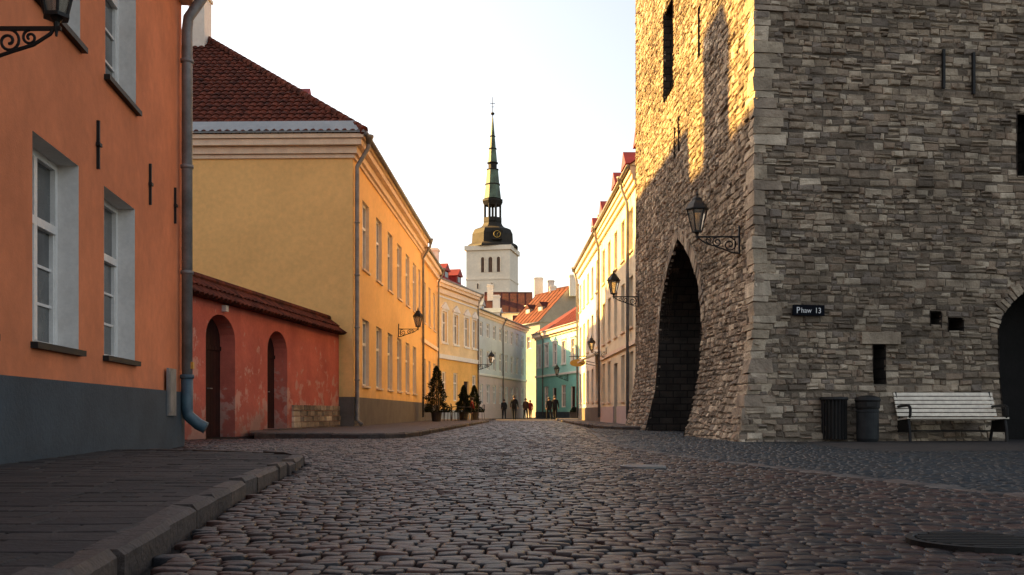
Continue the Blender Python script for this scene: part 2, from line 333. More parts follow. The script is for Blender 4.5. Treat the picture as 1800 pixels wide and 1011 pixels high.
# ================================================================ SETTING : ground
g=MB(); g.quad((-900,-200,-.03),(900,-200,-.03),(900,1500,-.03),(-900,1500,-.03)); struct(g.build('ground',[m_soil]))['label']='dark earth ground below the paving'
def lerp(pts,y):
    for (y0,x0),(y1,x1) in zip(pts,pts[1:]):
        if y<=y1: return x0+(x1-x0)*(y-y0)/(y1-y0) if y>=y0 else x0
    return pts[-1][1]
GUT=[(1.0,4.9),(3,4.35),(5,3.72),(6.2,3.32),(8.1,2.87),(10.4,2.4),(12.5,1.98),(14.4,1.74),(18.7,1.76),(25,2.1),(31,2.4),(37,2.62),(60,2.7)]
LEFT=[(1.0,-1.0),(2,-1.13),(4,-1.43),(6.5,-1.78),(8.8,-2.03),(10,-2.17),(10.7,-2.35),(11.3,-2.85),(11.7,-3.7),(12.2,-4.9),(15.6,-5.3),(15.8,-7.3),(19.8,-6.85),(20.4,-4.6),(20.6,-2.5),(22,-2.2),(29.2,-2.03),(55,-1.3),(62,-4.6)]
OCT=[(1,.76),(.84,1),(-.84,1),(-1,.76),(-1,-.76),(-.84,-1),(.84,-1),(1,-.76)]
def stone(mb,x,y,hx,hy,top=0.,hi=True,rot=0):
    b=len(mb.v); dz=R(-.006,.004)+top; tx=R(-.07,.07);ty=R(-.08,.08); jj=[(1+R(-.08,.01)) for _ in range(8)]
    rings=[(1.,-.035),(.985,-.008),(.90,-.0005),(.5,.002)] if hi else [(1.,-.035),(.97,-.004),(.78,.002)]
    ca,sa=math.cos(rot),math.sin(rot)
    for sc,z in rings:
        for i,(ox,oy) in enumerate(OCT):
            px=ox*hx*sc*jj[i];py=oy*hy*sc*jj[i]
            mb.v.append((x+px*ca-py*sa,y+px*sa+py*ca,z+dz+(tx*px+ty*py if z>-.03 else 0)))
    nr=len(rings)
    for r in range(nr-1):
        for i in range(8): mb.f.append((b+r*8+i,b+r*8+(i+1)%8,b+(r+1)*8+(i+1)%8,b+(r+1)*8+i))
    mb.f.append(tuple(b+(nr-1)*8+i for i in range(8))); mb.m.extend([0]*((nr-1)*8+1))
rd=MB(); y=1.8
while y<64:
    sy=R(.078,.094) if y<22 else R(.12,.16); xl=lerp(LEFT,y); xr=lerp(GUT,y)-.02; x=xl+R(.0,.1); ph=R(0,6)
    while x<xr-.04:
        w=R(.075,.135) if y<22 else R(.12,.22); w=min(w,xr-x)
        if w>.04: stone(rd,x+w/2,y+.02*math.sin(x*1.1+y*.3)+R(-.003,.003)-.006*(x)**2,w/2*.98,sy/2*R(.96,1.0),hi=y<9,rot=R(-.03,.03))
        x+=w
    y+=sy
struct(tag(rd.build('road',[m_cob],smooth=True,fix=False),'worn reddish brown cobbled street running to the church',None))
rp=MB(); y=1.8
while y<33:
    sy=R(.09,.12); xl=lerp(GUT,y)+.17; x=xl; xr=min(13.5,y*.62+2.2) if y<19 else 4.8
    while x<xr:
        w=R(.08,.14)
        if not(y>13.5+.12*(x-4) and x>5.2): stone(rp,x+w/2,y+.04*math.sin(x*1.1)+R(-.01,.01),w/2*.95,sy/2*.95,hi=y<8,rot=R(-.1,.1))
        x+=w
    y+=sy
struct(tag(rp.build('square_paving',[m_cob2],smooth=True,fix=False),'grey cobbled square in front of the stone tower',None))
gt=MB(); y=1.3
while y<60:
    x=lerp(GUT,y); x2=lerp(GUT,y+.2); a=math.atan2(.2,x2-x); stl=R(.2,.32)
    stone(gt,x+.06,y,stl/2*.96,.085,top=.008,hi=y<14,rot=a); y+=stl*max(.35,abs(math.sin(a)))
struct(tag(gt.build('gutter_line',[m_gut],smooth=True,fix=False),'curved line of paler gutter stones across the cobbles',None))
p=MB(); p.add([(5.1,13.6,.002),(13.5,14.6,.002),(16,20.5,.002),(5.1,19.0,.002)],[(0,1,2,3)]); struct(p.build('bench_pavement',[m_pave]))
p=MB(); p.quad((-6,60,-.01),(8,60,-.01),(8,140,-.01),(-6,140,-.01)); struct(p.build('far_road',[m_paver]))
def kerb(name,pts,w=.16,h=.12,inner=1,j=.008):
    m=MB(); pts=[V(*q) for q in pts]
    for a,b in zip(pts,pts[1:]):
        L=(b-a).length; n=max(1,round(L/.6)); u=(b-a)/L; nn=V(-u.y,u.x)*inner
        cuts=[0]+[ (i+R(-.2,.2))/n for i in range(1,n)]+[1]
        for i in range(n):
            p0=a+u*(L*cuts[i]+.006);p1=a+u*(L*cuts[i+1]-.006); hh=h+R(-j,j); o=R(-j,j)*1.6; o2=o+R(-j,j)
            q=[p0+nn*o,p1+nn*o2,p1+nn*(w),p0+nn*(w)]; c=.025
            q2=[p0+nn*(o+c)+u*.01,p1+nn*(o2+c)-u*.01,p1+nn*w,p0+nn*w]; tz=[R(-j,j)*.7 for _ in range(4)]
            m.add([v+V(0,0,-.05) for v in q]+[v+V(0,0,hh-c) for v in q]+[v+V(0,0,hh+t) for v,t in zip(q2,tz)],[(0,1,5,4),(1,2,6,5),(2,3,7,6),(3,0,4,7),(4,5,9,8),(5,6,10,9),(6,7,11,10),(7,4,8,11),(8,9,10,11)])
    return struct(m.build(name,[m_kerb]))
KL=[(-.75,-2),(-1.13,2),(-1.43,4),(-1.78,6.5),(-2.03,8.8),(-2.13,9.7),(-2.22,10.3),(-2.42,10.75),(-2.75,11.1),(-3.2,11.35),(-3.9,11.7),(-4.93,12.2)]
kerb('kerb',KL,.12,.1,1,.012)
p=MB(); p.add([(x-.1,y+(-.1 if y>10.6 else 0),.070) for x,y in KL]+[(-4.93,12.0,.070),(-3.3,-2,.070)],[tuple(range(len(KL)+2))]); struct(p.build('pavement_bed',[m_soil]))
sl=MB(); y=1.5
while y<11.9:
    sy=R(.2,.3); xk=-.12+(lerp(LEFT,min(y,10.2)) if y<10.3 else -2.22-(y-10.3)*1.1 if y<11 else -3.0-(y-11)*2.2); xw=-3.55-.1176*(y+.1); x=xw
    while x<xk-.03:
        w=R(.22,.48); w=min(w,xk-x); g_=.005
        if xk-x-w<.12: w=xk-x
        z=[.094+R(-.004,.004) for _ in range(4)]; P4=[(x+g_,y+g_),(x+w-g_,y+g_),(x+w-g_,y+sy-g_),(x+g_,y+sy-g_)]; c=.008
        Q4=[(x+g_+c,y+g_+c),(x+w-g_-c,y+g_+c),(x+w-g_-c,y+sy-g_-c),(x+g_+c,y+sy-g_-c)]
        sl.add([(a,b,.06) for a,b in P4]+[(a,b,t-.006) for (a,b),t in zip(P4,z)]+[(a,b,t) for (a,b),t in zip(Q4,z)],[(0,1,5,4),(1,2,6,5),(2,3,7,6),(3,0,4,7),(4,5,9,8),(5,6,10,9),(6,7,11,10),(7,4,8,11),(8,9,10,11)])
        x+=w
    y+=sy
struct(sl.build('pavement',[m_slab]))
KM=[(-5.6,21.0),(-4.4,20.6),(-3.2,20.1),(-2.65,20.2),(-2.3,20.9),(-2.15,22.5),(-2.03,29.2),(-1.7,40),(-1.3,55),(-1.5,59),(-2.2,63),(-1.2,72)]
kerb('kerb',KM,.15,.11,1)
p=MB(); p.add([(x-.08,y+.06,.103) for x,y in KM]+[(-2.5,72,.103),(-5.2,61,.103),(-4.6,58,.103),(-5.05,31.2,.103),(-5.8,31,.103),(-6.4,23.5,.103)],[tuple(range(len(KM)+6))]); struct(p.build('pavement',[m_paver]))
KR=[(4.3,29.8),(3.5,30.5),(3.0,33),(2.85,37),(2.8,45),(2.85,60),(3.4,75)]
kerb('kerb',KR,.15,.11,-1)
p=MB(); p.add([(x+.08,y+.04,.103) for x,y in KR]+[(6.5,78,.103),(5,58.3,.103),(4.6,34,.103)],[tuple(range(len(KR)+3))]); struct(p.build('pavement',[m_paver]))
def manhole(x,y,r,label):
    m=MB(); m.lathe((x,y,0),[(r,-.02),(r,.022),(r*.9,.024),(r*.88,.016),(r*.3,.016)],28)
    for k in range(-4,5):
        hw=math.sqrt(max(0,(r*.85)**2-(k*r*.19)**2)); m.box(x-hw,x+hw,y+k*r*.19-.012,y+k*r*.19+.012,.016,.024)
    tag(m.build('manhole_cover',[m_iron if y<6 else m_zinc]),label,'manhole cover')
manhole(1.93,4.03,.27,'round dark iron manhole cover in the near right cobbles')
manhole(1.3,9.6,.23,'small worn round manhole cover in the middle of the street')

# ================================================================ ORANGE HOUSE
OA=lambda Z:(-3.53-.1176*Z,Z)
fs=lambda Z:(Z+4)*1.0069
zz=[(9.33,10.68),(11.6,12.96),(7.0,8.35),(4.7,6.05),(2.4,3.75),(.1,1.45)]
wl=[(fs(a),fs(b),1.22,3.27) for a,b in zz]; wu=[(fs(a+.05),fs(b+.05),4.6,6.75) for a,b in zz]
oroot,ofr,oro=house('orange_house','orange plastered house with dark grey base, nearest on the left',OA(-4),OA(15.75),-1,9,7.5,m_orange,m_tile_d,3.6,wl+wu,dep=.27,plinth=(.88,m_orangepl),det=2,sill=m_iron,rev=m_reveal,oh=.35,e=(.2,.05),corn=[(7.2,7.5,.2)],cat='house',gm=m_glass2)
for px,y0,y1 in ((170,212,297),(262,288,360),(306,330,393)):
    Z=1700*3.53/(700-px); z0=H+(HY-y1)/F*Z; z1=H+(HY-y0)/F*Z; s=fs(Z)
    b=MB(); b.fbox(ofr,s-.016,s+.016,.0,.035,z0,z1); b.fbox(ofr,s-.05,s+.05,.005,.05,(z0+z1)/2-.02,(z0+z1)/2+.02); b.build('wall_anchor',[m_iron],oroot)
P=lambda s,d,z: ofr(s,d,z)
sp=fs(15.55)
dp_=pipe(oroot,[P(sp,.4,7.38),P(sp,.38,7.25),P(sp,.15,6.9),P(sp,.13,6.7),P(sp,.13,1.1)],.085,rings=(2.8,4.5,6.2))
b=MB(); b.tube([P(sp,.13,1.16),P(sp,.13,.62),P(sp,.15,.5),P(sp+.02,.3,.36),P(sp+.02,.42,.3)],.095,10); b.lathe(tuple(P(sp,.13,1.12)),[(.097,-.03),(.115,-.02),(.115,.03),(.097,.04)],10); b.build('pipe_shoe',[m_bluepipe],dp_,smooth=True)
b=MB(); b.fbox(ofr,sp-.05,sp+.05,.13,.235,1.25,1.36); b.build('pipe_sticker',[m_gold],dp_)
b=MB(); b.fbox(ofr,fs(14.55),fs(15.05),.04,.075,.5,1.22); b.fbox(ofr,fs(14.6),fs(15.0),.075,.085,.55,1.17); b.build('utility_cover',[m_zinc],oroot)

# ================================================================ RED GARDEN WALL
ra=(-9.29+.1204*16.2,16.2); rb=(-5.56,31.05); rfr=frame(ra,rb,-1)
rw=thing('garden_wall','peeling red plaster wall with tiled coping and two arched doorways','wall',rfr(rfr.L/2,0,0))
rs=lambda Z:(Z-16.2)*1.0072
dz=[(rs(21.26),rs(22.85),-.05,2.78),(rs(24.9),rs(26.35),.12,2.7)]
m=MB(); gridwall(m,rfr,0,rfr.L,-.05,3.06,dz,0,.4,1)
def archfill(m,fr,s0,s1,zs,zt,mi,dep,rmi,d=0):
    n=12; c=(s0+s1)/2; hw=(s1-s0)/2; f=lambda s: zs+(zt-zs)*math.sqrt(max(0,1-((s-c)/hw)**2))
    for i in range(n):
        a=c-hw*math.cos(PI*i/n);b=c-hw*math.cos(PI*(i+1)/n)
        m.quad(fr(a,d,f(a)),fr(b,d,f(b)),fr(b,d,zt),fr(a,d,zt),mi); m.quad(fr(a,d,f(a)),fr(b,d,f(b)),fr(b,-dep,f(b)),fr(a,-dep,f(a)),rmi)
for h in dz: archfill(m,rfr,h[0],h[1],h[3]-.55,h[3],0,.4,1)
m.quad(rfr(0,-.5,0),rfr(rfr.L,-.5,0),rfr(rfr.L,-.5,3.06),rfr(0,-.5,3.06)); m.build('wall',[m_pink,m_pink],rw,fix=False)
for h in dz:
    b=MB(); b.fbox(rfr,h[0],h[1],-.42,-.37,h[2],h[3]); mid=(h[0]+h[1])/2
    b.fbox(rfr,mid-.04,mid+.04,-.37,-.35,h[2],h[3]-.02); b.fbox(rfr,h[0],h[1],-.37,-.34,2.0,2.1)
    do=b.build('door',[m_door],rw); b=MB(); b.tube([rfr(mid+.1,-.37,1.1),rfr(mid+.1,-.3,1.1),rfr(mid+.2,-.3,1.1)],.015,6); b.build('door_handle',[m_zinc],do)
b=MB(); A0=rfr(-.1,.2,3.04);A1=rfr(rfr.L,.2,3.04);R1=rfr(rfr.L,-.35,3.55);R0=rfr(-.1,-.35,3.55)
tile_poly(b,[A0,A1,R1,R0],tl=.33,tw=.24,amp=.055); b.quad(A0,A1,R1,R0); b.quad(rfr(-.1,-.9,3.04),rfr(rfr.L,-.9,3.04),R1,R0); b.tube([R0+V(0,0,.03),R1+V(0,0,.03)],.1,8); b.quad(A0,A1,rfr(rfr.L,-.9,3.03),rfr(-.1,-.9,3.03)); b.build('coping',[m_tile],rw)
b=MB()
for zc in range(5):
    s=rs(26.7)
    while s<rfr.L-.1:
        w=R(.25,.6); w=min(w,rfr.L-.05-s); b.fbox(rfr,s,s+w-.02,.0,.05+R(0,.04),zc*.16-.03,zc*.16+.115); s+=w
b.build('stone_footing',[m_stone],rw)
b=MB(); b.fbox(rfr,rs(24.6),rs(26.6),.0,.45,-.05,.12); b.build('step',[m_kerb],rw)
b=MB(); b.fbox(rfr,rs(22.1),rs(22.25),.0,.1,2.86,3.0); b.build('door_lamp',[m_reveal],rw)

# ================================================================ YELLOW HOUSE
YA=lambda Z:(-5.87+.0235*Z,Z)
ws=[(a,a+1.3) for a in (1.75,4.6,7.4,10.1,12.8,15.4)]
yroot,yfr,yro=house('yellow_house','large yellow house with tiled hipped roof and blank side wall',YA(31.2),YA(50.1),-1,14.6,9.45,m_yellow,m_tile,6.0,[(a,b,5.45,7.8) for a,b in ws]+[(a,b,1.45,3.75) for a,b in ws]+[(17.6,18.4,5.45,7.8)],dep=.16,plinth=(1.05,m_plw),corn=[(8.75,8.87,.07),(8.88,9.1,.16),(9.11,9.3,.34),(9.31,9.44,.42)],oh=.45,e=(.45,.02),hips=(1,0),tiles=True,sill=m_corn,rev=m_corn)
b=MB(); b.fbox(yfr,-.5,yfr.L,.47,-15.1,9.46,9.5); b.add([yfr(-.52,.47,9.5),yfr(-.52,-15.1,9.5),yfr(-.14,-15.1,9.92),yfr(-.14,.1,9.92)],[(0,1,2,3)]); b.build('eaves_flashing',[m_greymetal],yroot)
chimney((-12.35,38.3),.62,.9,14.6,16.9,yro); chimney((-8.8,46.5),.6,.8,12.2,13.6,yro); chimney((-6.6,49),.5,.7,10.4,12.1,yro)
dormer(yro,yfr,9.0,14.6,9.45,6.0,.45,3.6,1.6,.7,m_redmetal,m_redmetal)
pipe(yroot,[yfr(.1,.5,9.35),yfr(.1,.48,9.1),yfr(.12,.12,8.5),yfr(.12,.12,8.3),yfr(.12,.12,.3),yfr(.1,.3,.15)],.07,rings=(1.6,3.3,5,6.7))
pipe(yroot,[yfr(18.7,.5,9.35),yfr(18.7,.48,9.1),yfr(18.7,.12,8.5),yfr(18.7,.12,.3)],.06,rings=(3,6))
root,fr,ro=house('yellow_house','narrow deep yellow house next to the large yellow one',YA(50.15),YA(58),-1,10,9.1,m_yellow2,m_tile_d,3.6,[(a,a+1.1,z0,z1) for a in (.9,3.3,5.8) for z0,z1 in ((5.3,7.5),(1.4,3.4))],plinth=(1.0,m_plw),corn=[(8.5,8.8,.15),(8.8,9.08,.3)],sill=m_corn,rev=m_corn,e=(0,.1),bands=[(4.2,4.4,.12,m_corn)])
chimney((-6.6,53),.6,.7,10.5,13.0,ro); pipe(root,[fr(7.6,.4,9.0),fr(7.6,.38,8.8),fr(7.6,.12,8.3),fr(7.6,.12,.3)],.06)
root,fr,ro=house('pediment_house','pale yellow house with pedimented windows and red dormered roof',(-4.77,61.5),(-2.46,69.8),-1,9,9.05,m_paley,m_redmetal,2.4,[(a,a+.95,z0,z1) for a in (.9,3.2,5.5,7.3) for z0,z1 in ((5.1,7.1),)]+[(a,a+.9,1.3,3.2) for a in (.9,3.2,7.3)],doors=[(5.4,6.5,.1,2.7)],lower=(4.0,m_deepy),plinth=(.7,m_greymetal),corn=[(8.2,8.5,.12),(8.6,8.8,.25),(8.8,9.04,.38)],trim='ped',bands=[(4.02,4.3,.14,m_wpaint),(7.95,8.05,.06,m_wpaint)],e=(.3,.3),hips=(1,1),dep=.14)
for s in (1.5,4.3,7.0): dormer(ro,fr,s,9,9.05,2.4,.3,.9,1.0,.6,m_redmetal,m_redmetal)
chimney((-5.6,70),.6,.7,10.3,12.2,ro); pipe(root,[fr(8.4,.4,8.9),fr(8.4,.1,8.3),fr(8.4,.1,.3)],.06)
root,fr,ro=house('white_terrace','long cool white three storey house with grey metal roof',(-2.88,78.9),(1.43,97),-1,10,9.0,m_grayw,m_greymetal,1.9,[(a,a+1.05,z0,z1) for a in [.9+2.2*i for i in range(8)] for z0,z1 in ((6.9,8.1),(4.2,5.8),(1.3,2.9))],lower=(3.6,m_pinkw),corn=[(8.5,8.7,.1),(8.7,8.98,.25)],e=(.3,.2),hips=(1,1),dep=.14,bands=[(3.62,3.8,.1,m_wpaint)],rev=m_grayw)
for x,y,w in ((-4.6,87,.8),(-1.5,93,.7)): chimney((x,y),w,.7,10.2,11.6,ro)
for s in (5.6,12.0): dormer(ro,fr,s,10,9,1.9,.3,1.0,.9,.5,m_greymetal,m_white)
pipe(root,[fr(8.6,.35,8.9),fr(8.6,.1,8.3),fr(8.6,.1,.3)],.06)
root,fr,ro=house('small_yellow_house','small pale yellow house closing the far bend',(.3,108),(4.6,108),-1,8,9.2,m_paley,m_tile_d,2.5,[(a,a+.8,z0,z1) for a in (1.5,2.55) for z0,z1 in ((6.2,7.8),(3.4,5.0))],doors=[(1.6,2.6,.05,2.4)],e=(.2,.2),corn=[(8.8,9.18,.2)])
gA=(6.45,78.9);gB=(2.35,95)
root,gfr,ro=house('green_house','mint green two storey house with red roof at the bend',gA,gB,1,9,8.2,m_green,m_tile_r,3.5,[(a,a+1.05,4.9,6.9) for a in (1.5,4.2,6.9,9.6,12.3,14.8)]+[(a,a+1.2,1.0,3.0) for a in (1.4,6.9,12.3)],doors=[(4.2,5.3,.1,2.8),(9.7,10.8,.1,2.8)],lower=(3.9,m_green2),plinth=(.6,m_orangepl),corn=[(7.6,7.8,.12),(7.8,8.18,.32)],bands=[(3.92,4.1,.12,m_wpaint)],hips=(0,1),dep=.14,trim='flat',rev=m_wpaint)
pipe(root,[gfr(13.9,.4,8.1),gfr(13.9,.1,7.5),gfr(13.9,.1,.3)],.06)
rdv=V(-.44,.9).normalized(); pd=V(-rdv.y,rdv.x); a0=V(6.2,105)+pd*3.6; a1=V(6.2,105)+rdv*7.5+pd*3.6
root,fr,ro=house('gabled_house','tall beige gabled house with orange tiled roof',(a0.x,a0.y),(a1.x,a1.y),1,7.2,10.2,m_beige,m_tile_o,3.9,[(2,3,7.5,8.8),(5,6,7.5,8.8)],e=(.1,.2),oh=.2)
chimney((6.6,104.6),.8,.9,13.1,15.2,ro); chimney((4.6,109.0),.7,.8,13.1,14.6,ro)
for s in (2.2,5.2): dormer(ro,fr,s,7.2,10.2,3.9,.2,1.2,1.0,.6,m_tile_d,m_beige)
root,fr,ro=house('far_house','far pale house with dark red tiled roof under the church',(-3.6,130),(2.6,130),-1,9,13.9,m_white,m_tile_d,3.3,[(1,2,11,12.6),(3.2,4.2,11,12.6)],e=(.2,.2))
chimney((-3.0,133),.8,.9,15.5,17.9,ro)
root,fr,ro=house('far_gable_house','far white house with chimneys beside the dark red roof',(2.0,124),(5.2,119),-1,8,14.2,m_white,m_tile_d,2.4,[(2,2.8,11,12.6)],e=(.2,.2))
chimney((3.4,124),1.1,.9,15.5,17.6,ro); chimney((4.9,122),.8,.9,15.5,17.0,ro)
# ================================================================ RIGHT HOUSES
RA=lambda Z:(5.0-.01647*Z,Z)
def rows(ss,w,rr): return [(s,s+w,a,b) for s in ss for a,b in rr]
root,fr,ro=house('cream_house','cream three storey house with red dormers, beside the stone tower',RA(34.3),RA(46),1,11,9.3,m_cream,m_tile_r,4,rows((1.0,3.3,5.6,7.9,10.1),1.05,((6.5,8.1),(3.7,5.6),)) + rows((1.0,3.3,7.9,10.1),1.05,((1.0,2.8),)),doors=[(5.55,6.7,.1,2.6)],plinth=(.8,m_pinkw),corn=[(8.65,8.85,.1),(8.85,9.05,.18),(9.05,9.28,.25)],oh=.28,e=(0,.05),dep=.18,sill=m_corn,rev=m_cream,bands=[(3.0,3.15,.08,m_corn)])
for s in (3.0,6.7,10.2): dormer(ro,fr,s,11,9.3,4,.28,.5,1.3,1.15,m_redmetal,m_redmetal)
pipe(root,[fr(1.9,.35,9.2),fr(1.9,.3,8.9),fr(1.6,.14,8.3),fr(1.6,.12,8.0),fr(1.6,.12,.3)],.06)
pipe(root,[fr(11.5,.35,9.2),fr(11.5,.3,8.9),fr(11.5,.14,8.3),fr(11.5,.12,.3)],.06)
crf=fr
root,fr,ro=house('white_house','warm white house with drainpipes beyond the cream house',RA(46.05),RA(58.2),1,11,9.2,m_white,m_tile_r,3.8,rows((1.2,3.6,6.0,8.4,10.6),1.05,((6.5,8.1),(3.8,5.6),(1.1,2.8))),plinth=(.8,m_plw),corn=[(8.6,8.9,.12),(8.9,9.18,.25)],oh=.28,e=(0,.2),dep=.18,sill=m_corn)
for s in (3.9,8.2): dormer(ro,fr,s,11,9.2,3.8,.28,.5,1.3,1.15,m_redmetal,m_redmetal)
pipe(root,[fr(12,.35,9.1),fr(12,.14,8.4),fr(12,.12,.3)],.06); chimney((5.4,57),.7,.8,10.6,12.0,ro)
wroot,wfr=root,fr
def rear(y0,y1,zr,label):  # unseen houses added and sized to cast shade on tower and street
    rr_=thing('shade_caster_house',label,'house',(-24.5,(y0+y1)/2,0)); hf=frame((-20.9,y0),(-20.9,y1),-1); L=y1-y0; ze=zr-4
    m=MB(); wn=[(a,a+1.2,z0,z0+2) for a in [1+2.6*i for i in range(int((L-2)/2.6))] for z0 in (6,10,14)]; gridwall(m,hf,0,L,0,ze,wn,0)
    for q in (0,L): m.quad(hf(q,0,0),hf(q,-7.2,0),hf(q,-7.2,ze),hf(q,0,ze))
    m.quad(hf(0,-7.2,0),hf(L,-7.2,0),hf(L,-7.2,ze),hf(0,-7.2,ze)); m.build('wall',[m_white,m_white],rr_,fix=False)
    for w_ in wn: window(hf,w_,rr_,.2,det=1)
    return make_roof(hf,7.2,ze,4,.2,(.02,.02),(0,0),m_tile_d,m_white,rr_)[0]
ro=rear(18,38.2,22.6,'added out-of-view white house with broad chimney, casting shade on the tower'); chimney((-24.5,35.1),1.4,1.9,21,25.2,ro)
rear(38.3,47.2,24.1,'added taller out-of-view white house farther back, casting shade on the tower')

# ================================================================ STONE TOWER
CX,CY=4.589,18.3; TL=frame((CX,CY),(4.33,33.9),1); TR=frame((CX,CY),(CX+12,CY+1.8),-1)
tower=thing('stone_tower','massive medieval limestone gate tower with pointed archway on the right','tower',(10.5,26.5,0))
TOP=17.
flL=lambda z:.42*max(0,1-z/2.6)**2.0; flR=lambda z:.25*max(0,1-z/2.0)**2.0
def parch(c,hw,zs,za,p=1.8):
    def f(z):
        if z<zs: return hw
        if z>=za: return 0
        return hw*(1-((z-zs)/(za-zs))**p)
    return f,c,zs,za
arL=parch(7.7,2.95,2.7,5.25,2.25); arR=parch(6.25,1.2,2.2,3.35)
recL=[(8.4,9.9,9.6,12.2),(4.9,5.06,9.15,10.3),(7.5,7.62,7.55,8.45),(8.1,8.2,7.5,8.35)]
recR=[(2.4,2.66,1.04,1.85),(3.6,3.83,2.2,2.5),(3.98,4.3,2.12,2.36),(5.45,5.8,5.2,6.5)]
def blocked(z,rec,ar):
    iv=[(a,b) for a,b,c,d in rec if c<z<d]
    w=ar[0](z)
    if w>.05: iv.append((ar[1]-w,ar[1]+w))
    return sorted(iv)
courses=[]; z=-.05
while z<TOP: 
    h=R(.085,.165); courses.append((z,h)); z+=h
def masonry(fr,rec,ar,fl,flo,L,dm):
    st=MB(); bk=MB()
    for z,h in courses:
        iv=blocked(z+h/2,rec,ar); s=-flo(z+h/2); segs=[]
        for a,b in iv: segs.append((s,a)); s=b
        segs.append((s,L))
        d0=fl(z)-.024; d1=fl(z+h)-.024
        for a,b in segs:
            if b<=a: continue
            bk.quad(fr(a+.01,d0,z),fr(b,d0,z),fr(b,d1,z+h),fr(a+.01,d1,z+h))
            x=a; ph=R(0,9)
            while x<b-.02:
                w=h*R(1.0,2.6) if random.random()<.85 else h*R(.6,1.1)
                if b-x-w<.1: w=b-x
                q=random.random()
                parts=[(z,h)] if (h<.125 or q<.8) else [(z,h*.45),(z+h*.45,h*.55)]
                for zz_,hh in parts:
                    wob=.020*math.sin(x*1.7+ph)+.013*math.sin(x*5+z*9); zz_=zz_+wob; hh=hh*R(.86,1.05)
                    g_=R(.002,.011); j=lambda k=.016:R(-k,k); d=R(-.016,.018)*dm if random.random()<.92 else R(.018,.04)*dm
                    f0=fl(zz_);f1=fl(zz_+hh); i_=min(.024,hh*.22)
                    o=[(x+g_+j(.012),f0-.06,zz_+g_+j(.012)),(x+w-g_+j(.012),f0-.06,zz_+g_+j(.012)),(x+w-g_+j(.012),f1-.06,zz_+hh-g_+j(.012)),(x+g_+j(.012),f1-.06,zz_+hh-g_+j(.012))]
                    o2=[(o[0][0]+j(.004),f0+d*.3-.012,o[0][2]+.003),(o[1][0],f0+d*.3+j(.008)-.012,o[1][2]+.003),(o[2][0],f1+d*.3-.012,o[2][2]-.003),(o[3][0],f1+d*.3+j(.008)-.012,o[3][2]-.003)]
                    p_=[(o[0][0]+i_+abs(j()),f0+d+j(.013),o[0][2]+i_+j(.008)),(o[1][0]-i_-abs(j()),f0+d+j(.013),o[1][2]+i_+j(.008)),(o[2][0]-i_-abs(j()),f1+d+j(.013),o[2][2]-i_+j(.008)),(o[3][0]+i_+abs(j()),f1+d+j(.013),o[3][2]-i_+j(.008))]
                    st.add([fr(*q) for q in o+o2+p_],[(0,1,5,4),(1,2,6,5),(2,3,7,6),(3,0,4,7),(4,5,9,8),(5,6,10,9),(6,7,11,10),(7,4,8,11),(8,9,10,11)])
                x+=w
    return st,bk
s1,b1=masonry(TL,recL,arL,flL,flR,15.6,.7); s2,b2=masonry(TR,recR,arR,flR,flL,12.1,1.1)
s1.build('street_wall',[m_stone],tower); s2.build('front_wall',[m_stone],tower)
for q in (b1,b2): q.build('mortar_core',[m_mortar],tower,fix=False)
m=MB(); Lf=TL.L
m.quad(TL(15.6,0,0),TL(15.6,-12,0),TL(15.6,-12,TOP),TL(15.6,0,TOP)); m.quad(TR(12.1,0,0),TR(12.1,-15.6,0),TR(12.1,-15.6,TOP),TR(12.1,0,TOP)); m.quad(TL(0,0,TOP),TL(15.6,0,TOP),TL(15.6,-12,TOP),TL(0,-12,TOP)); m.build('rear_wall',[m_mortar],tower)
m=MB(); z=-.05
k=0
while z<TOP-.4:
    h=R(.11,.3); la,lb=(R(.4,.75),R(.15,.4)) if random.random()<.5 else (R(.2,.4),R(.3,.7))
    def cp(a,b,z,pr):
        p0=V(CX,CY)+TL.n*(flL(z)+pr)+TR.n*(flR(z)+pr)
        return [p0+V(0,0,z),p0+TR.u*(b+flL(z)+pr)+V(0,0,z),p0+TR.u*(b+flL(z)+pr)+TL.u*(a+flR(z)+pr)+V(0,0,z),p0+TL.u*(a+flR(z)+pr)+V(0,0,z)]
    pr=R(.01,.04); g_=.01
    lo=cp(la,lb,z+g_,pr);hi=cp(la*R(.93,1),lb*R(.93,1),z+h-g_,pr); j=lambda v:v+V(R(-.02,.02),R(-.02,.02),R(-.012,.012))
    m.hexa([j(v) for v in lo+hi]); z+=h; k+=1
m.build('quoins',[m_quoin],tower)
m_archs=mat('arch_lining_stone',(.075,.06,.047),(.04,.033,.026),sc=3,rough=.95,bump=.9,bs=8,bd=.05,tile=dict(w=.42,h=.2,m=.02,rot=(PI/2,0,0)))  # lining darker than the wall stone, interior shade put into its colour
